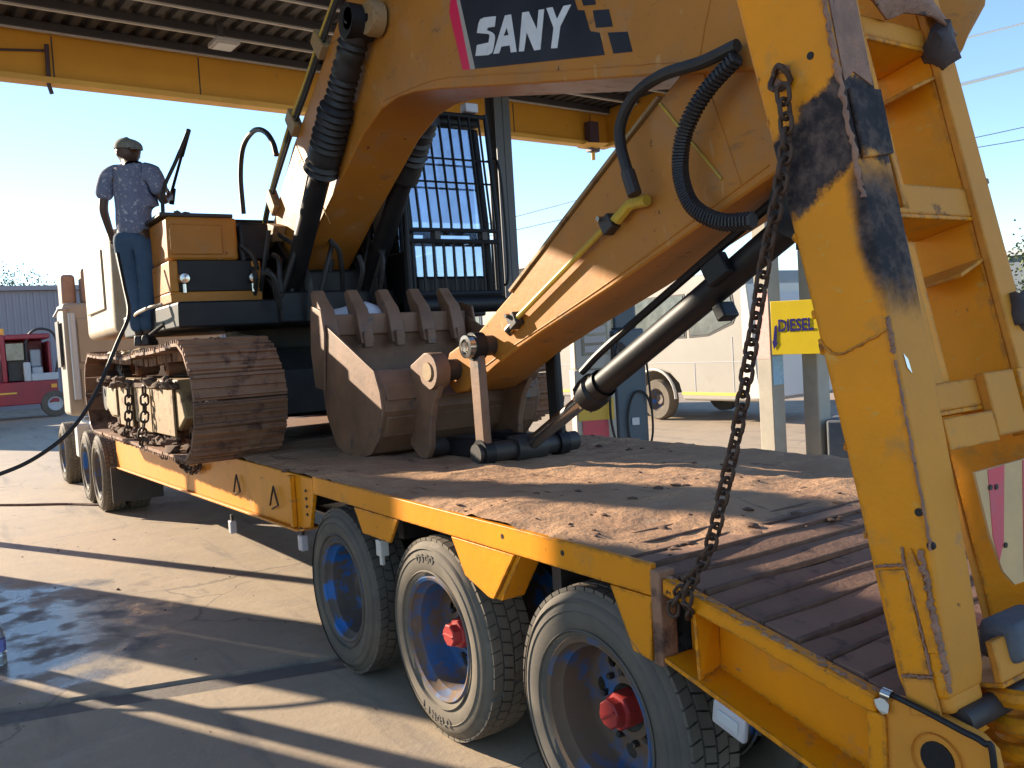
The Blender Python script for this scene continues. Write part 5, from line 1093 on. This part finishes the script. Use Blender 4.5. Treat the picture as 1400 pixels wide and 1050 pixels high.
MB().box(-2.515+sx,-2.46+sx,BYn,BYf,2.0,2.16).build('lip_plate', 'bucket', bucket, bevel=.01)
for y in (.80, 1.50):
    MB().prism([(-1.62,1.76),(-1.42,1.84),(-1.30,1.84),(-1.20,1.76),(-1.21,1.66),(-1.34,1.50),(-1.40,1.34),(-1.41,1.22),(-1.47,1.14),(-1.56,1.13),(-1.70,1.22)], y, y+.045).build('ear', 'bucket', bucket, bevel=.008)
    MB().lathe([(.05,-.03),(.115,-.03),(.12,.0),(.12,.07)], A1_+Vector((0,y-.005,0)), (0,1,0), 24).build('ear_boss', 'bucket', bucket)
MB().lathe([(.001,-.02),(.06,-.02),(.065,.0)], A1_+Vector((0,.775,0)), (0,1,0), 20).build('pin_cap', 'trackframe', bucket)
for k, y in enumerate((.60,.87,1.14,1.41,1.68)):
    lean = [(.0),( .01),(-.01),(.0),(.012),(0)][k]
    pf = [(-2.36+sx,1.93),(-2.42+sx,1.93),(-2.47+sx,2.02),(-2.56+sx,2.12),(-2.62+sx,2.24),(-2.66+sx,2.335),(-2.60+sx,2.355),(-2.52+sx,2.27),(-2.44+sx,2.20),(-2.40+sx,2.10)]
    wdt = .056
    t_ = MB(); m = len(pf)
    for yy, s_ in ((y-wdt,1),(y+wdt,1)):
        for i, (x, z) in enumerate(pf):
            kk = 1-.25*max(0,(z-2.1)/.3); t_.v.append(Vector((x+lean, y+(yy-y)*kk, z)))
    t_.f += [list(range(m))[::-1], list(range(m,2*m))]+[[i,(i+1)%m,(i+1)%m+m,i+m] for i in range(m)]; t_.mi += [0]*(m+2)
    t_.build('tooth', 'bucket', bucket, bevel=.008)
    MB().box(-2.40+sx,-2.34+sx,y-.035,y+.035,1.90,2.02).build('tooth_adapter', 'bucket', bucket, bevel=.008)

# cab with guard bars
CX0, CX1, CY0, CY1, CZ0, CZ1 = -4.95, -3.32, 1.74, 2.62, 2.20, 4.02
cab_ = MB()
for y in (CY0, CY1-.07): cab_.prism([(CX1,CZ0+.1),(CX1-.02,3.0),(CX1-.12,CZ1-.12),(CX1-.22,CZ1-.10),(CX1-.12,3.0),(CX1-.10,CZ0+.1)], y, y+.07).box(CX0,CX0+.08,y,y+.07,CZ0,CZ1-.08).box(-4.15,-4.08,y,y+.07,CZ0,CZ1-.08)
cab_.box(CX0,CX1,CY0,CY1,CZ0,CZ0+.10).box(CX0,CX1-.12,CY0-.02,CY1+.02,CZ1-.10,CZ1)
cab_.box(CX0,CX0+.06,CY0+.07,CY1-.07,CZ0,3.0).box(CX0+.08,-4.15,CY0,CY0+.05,CZ0,2.95).box(-4.08,CX1-.1,CY0,CY0+.05,CZ0,2.75).box(CX0+.08,CX1-.1,CY1-.05,CY1,CZ0,2.85).box(CX1-.06,CX1,CY0+.07,CY1-.07,CZ0+.10,CZ0+.30)
cab = cab_.build('cab', 'black', ex, bevel=.02)
MB().prism([(CX1-.035,CZ0+.31),(CX1-.045,3.0),(CX1-.14,CZ1-.13),(CX1-.152,CZ1-.13),(CX1-.057,3.0),(CX1-.047,CZ0+.31)], CY0+.071, CY1-.071).build('windscreen', 'glass', cab, smooth=0)
MB().box(CX0+.082,-4.152,CY0+.02,CY0+.026,2.96,CZ1-.11).build('side_glass', 'glass', cab); MB().box(-4.078,CX1-.23,CY0+.02,CY0+.026,2.76,CZ1-.11).build('side_glass', 'glass', cab)
MB().box(CX0+.082,CX1-.23,CY1-.03,CY1-.024,2.86,CZ1-.11).build('side_glass', 'glass', cab); MB().box(CX0+.02,CX0+.026,CY0+.071,CY1-.071,3.01,CZ1-.11).build('rear_glass', 'glass', cab)
MB().box(-4.75,-4.2,1.95,2.4,2.45,2.75).box(-4.78,-4.62,1.97,2.38,2.75,3.45).build('seat', 'dark', cab, bevel=.05, seg=3)
# pale strips standing in for streaks reflected in the windscreen
for y0_, y1_, m_, z0_ in ((1.86,2.02,'sack',3.05),(2.16,2.26,'white',2.62),(2.38,2.5,'sack',2.7)):
    mb = MB(); n2 = 8
    for i in range(n2+1):
        y = y0_+(y1_-y0_)*i/n2; xo = -3.62+.02*math.sin(i*2.1)
        mb.v += [Vector((xo,y,z0_)), Vector((xo-.06,y,3.75))]
    for i in range(n2): mb.f.append([2*i,2*i+2,2*i+3,2*i+1]); mb.mi.append(0)
    mb.build('screen_streak', m_, cab, smooth=80)
gx = lambda z: CX1+.045 if z < 3.0 else CX1+.045-(z-3.0)*.105
gd = MB()
g_ = MB().tube([(gx(2.9),CY0-.04,2.92),(gx(2.9),CY1+.05,2.92)], .02, 8).tube([(gx(2.8),CY0-.04,2.82),(gx(2.8),CY1+.05,2.82)], .022, 8).tube([(gx(2.35),CY0-.04,2.34),(gx(2.35),CY1+.05,2.34)], .03, 8).tube([(gx(3.98),CY0-.02,4.0),(gx(3.98),CY1+.03,4.0)], .022, 8).tube([(gx(3.6),CY0-.02,3.58),(gx(3.6),CY1+.03,3.58)], .010, 6).tube([(gx(3.3),CY0-.02,3.36),(gx(3.3),CY1+.03,3.36)], .010, 6)
guard = g_.build('guard_frame', 'black', cab)
MB().cyl((gx(2.3)+.05,CY0-.1,2.24), (gx(2.3)+.05,CY1+.02,2.24), .075, 16).build('guard_bumper', 'black', cab)
for k in range(9):
    y = CY0-.01+.108*k
    MB().tube([(gx(2.92),y,2.92),(gx(3.0),y,3.0),(gx(3.98),y-.01,4.0)], .0115, 7).build('guard_bar', 'black', cab)
for k in range(9):
    y = CY0+.01+.105*k
    MB().tube([(gx(2.36),y,2.36),(gx(2.8),y,2.82)], .0125, 7).build('guard_bar', 'black', cab)
for y in (CY0-.04, CY1+.045): MB().tube([(gx(2.3),y,2.3),(gx(3.0),y,3.0),(gx(4.0),y,4.02),(CX1-.4,y,4.05)], .024, 8).build('guard_bar', 'black', cab)
for y in (2.0, 2.5): MB().box(CX1-.02,gx(2.9)+.03,y-.03,y+.03,2.83,2.91).build('guard_hinge', 'dark', cab, bevel=.006)
MB().tube(smooth_path([(CX1-.1,CY1+.06,3.6),(CX1+.02,CY1+.10,3.58),(CX1+.04,CY1+.13,3.2),(CX1+.03,CY1+.14,2.5),(CX1-.05,CY1+.10,2.42)]), .013, 7).build('grab_rail', 'black', cab)
MB().box(CX1-.1,CX1,CY1-.2,CY1-.06,4.025,4.11).build('roof_lamp', 'lampbody', cab, bevel=.01)
MB().box(CX0+.2,CX1-.3,CY0+.1,CY1-.1,4.022,4.06).build('roof_hatch', 'black', cab, bevel=.01)
# cream wrapped bundle seen between the boom and the cab
bn = MB().prismx([(1.18,2.75),(1.62,2.75),(1.70,3.05),(1.66,3.50),(1.40,3.62),(1.20,3.30)], -5.0, -4.35).build('engine_cover', 'excwhite', ex, bevel=.05, seg=3)
# sack behind the bucket lip
tag(MB().blob((-2.72,.93,2.08), .27, 3, .12, (.5,1.1,.62), 4).build('plastic_sack', 'sack', smooth=80), 'bluish white plastic sack lying in the bucket behind the teeth', 'sack')

# ------------------------------------------------------------------ man on the track
MO = Vector((-4.76, -.26, 2.045)); er = Vector((.5554,.8316,0)); ef = Vector((-.8316,.5554,0))
def mp(r, f, u): return MO+er*r*1.09+ef*f*1.09+Vector((0,0,u*1.09))
def skin_mesh(name, verts, edges, radii, mname, parent, root=0, sub=2):
    me = bpy.data.meshes.new(name); me.from_pydata([v-WORLD[parent.name] for v in verts], edges, []); ob = bpy.data.objects.new(name, me); COL.objects.link(ob)
    sk = ob.modifiers.new('skin', 'SKIN'); sk.use_smooth_shade = True
    for i, sv in enumerate(me.skin_vertices[0].data):
        r = radii[i]; sv.radius = r if isinstance(r, tuple) else (r, r); sv.use_root = (i == root)
    su = ob.modifiers.new('sub', 'SUBSURF'); su.levels = sub; su.render_levels = sub
    dg = bpy.context.evaluated_depsgraph_get(); out = bpy.data.meshes.new_from_object(ob.evaluated_get(dg)); bpy.data.objects.remove(ob)
    out.materials.clear(); out.materials.append(M[mname]); out.shade_smooth()
    o = bpy.data.objects.new(name, out); COL.objects.link(o); o.parent = parent; WORLD[o.name] = WORLD[parent.name].copy(); return o
man = thing('person', MO, 'person in patterned blue shirt, jeans and backward cap standing on the track', 'person')
J = dict(pel=(0,0,.93), abd=(.005,.01,1.10), che=(.015,.02,1.30), neck=(.0,.04,1.485), nk2=(-.015,.07,1.53), hd=(-.04,.105,1.60), hd2=(-.035,.10,1.67),
         ls=(-.19,.0,1.42), le=(-.238,.0,1.13), lw=(-.225,.10,.90), lh=(-.205,.14,.83),
         rs=(.20,.0,1.42), re=(.25,.03,1.17), rw=(.23,.20,1.24), rh=(.22,.27,1.27),
         lhp=(-.085,0,.88), lk=(-.06,.03,.50), la=(-.03,.02,.09), lt=(-.06,.16,.035),
         rhp=(.085,0,.88), rk=(.075,.02,.50), ra=(.055,-.02,.09), rt=(.04,.12,.035))
order = list(J); V = [mp(*J[k]) for k in order]; ix = {k: i for i, k in enumerate(order)}
E_ = [('pel','abd'),('abd','che'),('che','neck'),('neck','nk2'),('nk2','hd'),('hd','hd2'),('che','ls'),('ls','le'),('le','lw'),('lw','lh'),('che','rs'),('rs','re'),('re','rw'),('rw','rh'),('pel','lhp'),('lhp','lk'),('lk','la'),('la','lt'),('pel','rhp'),('rhp','rk'),('rk','ra'),('ra','rt')]
rad = dict(pel=.13, abd=.105, che=.105, neck=.078, nk2=.072, hd=.128, hd2=.115, ls=.045, le=.042, lw=.03, lh=.036, rs=.045, re=.042, rw=.03, rh=.036, lhp=.088, lk=.06, la=.045, lt=.04, rhp=.088, rk=.06, ra=.045, rt=.04)
body = skin_mesh('body', V, [(ix[a], ix[b]) for a, b in E_], [rad[k] for k in order], 'skin', man)
def sub_skin(name, keys, extra, edges, rr, mname, root):
    ks = list(keys)+list(extra); vv = [mp(*(extra[k] if k in extra else J[k])) for k in ks]; jx = {k: i for i, k in enumerate(ks)}
    return skin_mesh(name, vv, [(jx[a], jx[b]) for a, b in edges], [rr[k] for k in ks], mname, man, jx[root])
sub_skin('shirt', ['che','abd'], dict(hem=(.0,.0,.84), up=(.005,.03,1.44), ls=(-.185,.015,1.40), rs=(.195,.015,1.40), lel=(-.232,-.005,1.20), rel=(.242,.015,1.22)),
         [('hem','abd'),('abd','che'),('che','up'),('up','ls'),('up','rs'),('ls','lel'),('rs','rel')], dict(hem=(.178,.178), abd=(.158,.158), che=(.165,.165), up=(.105,.105), ls=.095, rs=.095, lel=.080, rel=.078), 'shirt', 'che')
sub_skin('jeans', ['pel'], dict(top=(0,0,.955), lhp=(-.08,0,.86), lk=(-.058,.03,.50), la=(-.03,.01,.10), rhp=(.08,0,.86), rk=(.072,.02,.50), ra=(.055,-.02,.10)),
         [('top','pel'),('pel','lhp'),('lhp','lk'),('lk','la'),('pel','rhp'),('rhp','rk'),('rk','ra')], dict(top=.145, pel=.150, lhp=.122, lk=.092, la=.075, rhp=.122, rk=.092, ra=.075), 'jeans', 'pel')
for a, t in (('la','lt'),('ra','rt')):
    A_, T2 = Vector(J[a]), Vector(J[t]); sh = MB()
    dirv = (T2-A_); dirv.z = 0; dirv.normalize(); side = Vector((-dirv.y, dirv.x, 0))
    secs = [(-.10,.030,.07),(-.06,.040,.085),(.02,.042,.085),(.09,.046,.06),(.15,.040,.045),(.185,.02,.03)]
    pts = []
    for s_, w_, h in secs:
        c = A_+dirv*s_
        pts.append([c+side*w_, c+side*w_*.8+Vector((0,0,h)), c-side*w_*.8+Vector((0,0,h)), c-side*w_])
    for sec in pts:
        for q in sec: sh.v.append(mp(q.x, q.y, max(.0, q.z-A_.z if q.z <= A_.z+.001 else q.z-A_.z)))
    for i in range(len(pts)-1):
        for k in range(4): sh.f.append([4*i+k, 4*i+(k+1)%4, 4*i+4+(k+1)%4, 4*i+4+k]); sh.mi.append(0)
    sh.f += [[0,1,2,3], [4*len(pts)-4+k for k in (3,2,1,0)]]; sh.mi += [0,0]
    sh.build('shoe', 'shoe', man, bevel=.012, smooth=60)
# face details, cap
hc = Vector(J['hd']); fd = Vector((-.75,.66,0)).normalized()     # he looks down to the left
def hp_(f, s_, u): sd = Vector((fd.y,-fd.x,0)); q = hc+fd*f+sd*s_; return mp(q.x, q.y, hc.z+u)
MB().blob(hp_(.105,0,-.012), .02, 1, .1, (1,1,1.3), 1).build('nose', 'skin', man, smooth=80)
MB().blob(hp_(.085,0,-.075), .035, 2, .05, (1,1,.8), 2).build('chin', 'skin', man, smooth=80)
for s_ in (-1, 1): MB().blob(hp_(-.005,s_*.088,-.01), .025, 1, .05, (.7,.7,1.3), 3).build('ear', 'skin', man, smooth=80); MB().blob(hp_(.085,s_*.032,.012), .011, 1, 0, (1,1,1), 4).build('eye', 'dark', man)
MB().tube([hp_(.096,-.025,-.05), hp_(.104,0,-.051), hp_(.096,.025,-.05)], .006, 6).build('mouth', 'dark', man)
cp_ = MB(); n_ = 24
for j in range(7):
    ph = math.radians(90*j/6.4)
    for k in range(n_):
        a = 2*math.pi*k/n_; rr = (.110-.0*j)*math.cos(ph)*(1+.03*math.sin(a*3+j))
        sd = Vector((fd.y,-fd.x,0)); q = hc+fd*(rr*1.12*math.cos(a)-.012)+sd*rr*math.sin(a)
        cp_.v.append(mp(q.x, q.y, hc.z+.03+.095*math.sin(ph)**.8*(1.0)+.012*math.cos(a)))
for j in range(6):
    for k in range(n_): cp_.f.append([j*n_+k, j*n_+(k+1)%n_, (j+1)*n_+(k+1)%n_, (j+1)*n_+k]); cp_.mi.append(0)
cp_.f.append([6*n_+k for k in range(n_)]); cp_.mi.append(0)
capo = cp_.build('cap', 'cap', man, smooth=80)
br = MB(); pk = []
for k in range(9):
    a = math.pi-.55+1.1*k/8; pk.append((1.0, a))
top_ = [hp_(.105*math.cos(a)*1.1, .10*math.sin(a), .03) for _, a in pk]; tip = [hp_(.105*math.cos(a)*1.1-.075*max(.25,math.cos(a-math.pi)), .105*math.sin(a), .005) for _, a in pk]
br.add(top_+tip+[p-Vector((0,0,.006)) for p in top_+tip], [(k,k+1,10+k,9+k) for k in range(8)]+[(18+k,27+k,28+k,19+k) for k in range(8)]+[(9+k,10+k,28+k,27+k) for k in range(8)])
br.build('cap_peak', 'cap', capo, smooth=60)
# hands: palm and five bent fingers each
def hand(wrist, d, palmn, name):
    d = Vector(d).normalized(); n = Vector(palmn).normalized(); s = d.cross(n).normalized(); n = s.cross(d)
    W = Vector(wrist); mb = MB()
    mb.obox(mp(*(W+d*.045)), er*(d.x*.045)+ef*(d.y*.045)+Vector((0,0,d.z*.045)), er*(s.x*.04)+ef*(s.y*.04)+Vector((0,0,s.z*.04)), er*(n.x*.014)+ef*(n.y*.014)+Vector((0,0,n.z*.014)))
    for k, (o, L) in enumerate(((-.03,.062),(-.01,.075),(.01,.080),(.03,.072))):
        b = W+d*.088+s*o; pts = [b, b+d*L*.45+n*.012, b+d*L*.65+n*.035, b+d*L*.55+n*.055]
        mb.tube([mp(*p) for p in pts], [.0095,.009,.008,.007], 7)
    b = W+d*.03+s*.038; mb.tube([mp(*p) for p in (b, b+s*.022+d*.02+n*.01, b+s*.018+d*.05+n*.03)], [.012,.010,.008], 7)
    mb.build(name, 'skin', man, bevel=.006, smooth=60)
hand(J['lw'], Vector(J['lh'])-Vector(J['lw']), (1,0,0), 'hand')
hand(J['rw'], (-.05,1,.3), (-1,0,0), 'hand')

# pressure washer lance and hoses
lan = thing('washer_lance', mp(.23,.3,1.28), 'black pressure-washer lance held up by the person in the cap', 'lance')
HR = mp(.215,.30,1.275)
tip = Vector((-4.33,.175,3.905))
MB().tube([HR-(tip-HR)*.12, HR.lerp(tip,.5), tip], [.016,.014,.014], 8).build('wand', 'black', lan)
MB().tube([HR.lerp(tip,.62), tip], .022, 8).build('sleeve', 'black', lan)
MB().bar(HR-Vector((0,0,.09)), HR+Vector((0,0,.06))+er*.03, .03, .045).build('trigger_grip', 'black', lan, bevel=.008)
hz = smooth_path([tip, (-4.385,.06,3.64), (-4.44,-.05,3.40), (-4.44,-.07,3.23), (-4.41,-.075,3.0), (-4.34,-.06,2.72), (-4.20,-.05,2.50), (-4.1,-.1,2.30), (-4.25,-.3,2.12)])
MB().tube(hz, .017, 8).build('hose', 'hose', lan)
hs = smooth_path([(-4.66,-.43,2.86),(-4.42,-.44,2.55),(-4.22,-.46,2.30),(-4.109,-.589,2.058),(-3.987,-.803,1.657),(-3.876,-1.021,1.393),(-3.79,-1.268,1.23),(-3.711,-1.518,1.144),(-3.738,-1.925,1.05),(-4.0,-2.5,.85),(-4.6,-3.4,.3),(-5.0,-4.2,.02)])
tag(MB().tube(hs, .016, 8).build('water_hose', 'hose'), 'black water hose looping from the person down past the left edge', 'hose')
tag(MB().tube(smooth_path([(-9.2,-.05,.016),(-9.8,-.45,.016),(-10.4,-1.0,.016),(-11.2,-1.6,.016),(-12.6,-2.4,.016)]), .018, 6).build('ground_hose', 'track'), 'dark hose lying on the sunlit concrete by the truck wheels', 'hose')

# ------------------------------------------------------------------ water bottle at the left edge
BO = Vector((-2.86,-1.655,0))
bt = thing('water_bottle', BO, 'clear plastic water bottle with blue label standing on the wet concrete', 'bottle')
MB().lathe([(.0005,.002),(.034,.002),(.038,.01),(.038,.07),(.036,.075),(.038,.08),(.038,.19),(.030,.225),(.015,.25),(.014,.27)], BO, (0,0,1), 24).build('body', 'bottle', bt, smooth=50)
MB().lathe([(.0385,.09),(.0388,.092),(.0388,.165),(.0385,.167)], BO, (0,0,1), 24).build('label', 'label', bt)
MB().lathe([(.0005,.292),(.016,.292),(.0165,.268)], BO, (0,0,1), 16).build('cap', 'navy', bt)
MB().lathe([(.0005,.004),(.035,.004),(.036,.01),(.036,.06),(.0005,.06)], BO, (0,0,1), 20).build('water', 'lens', bt)
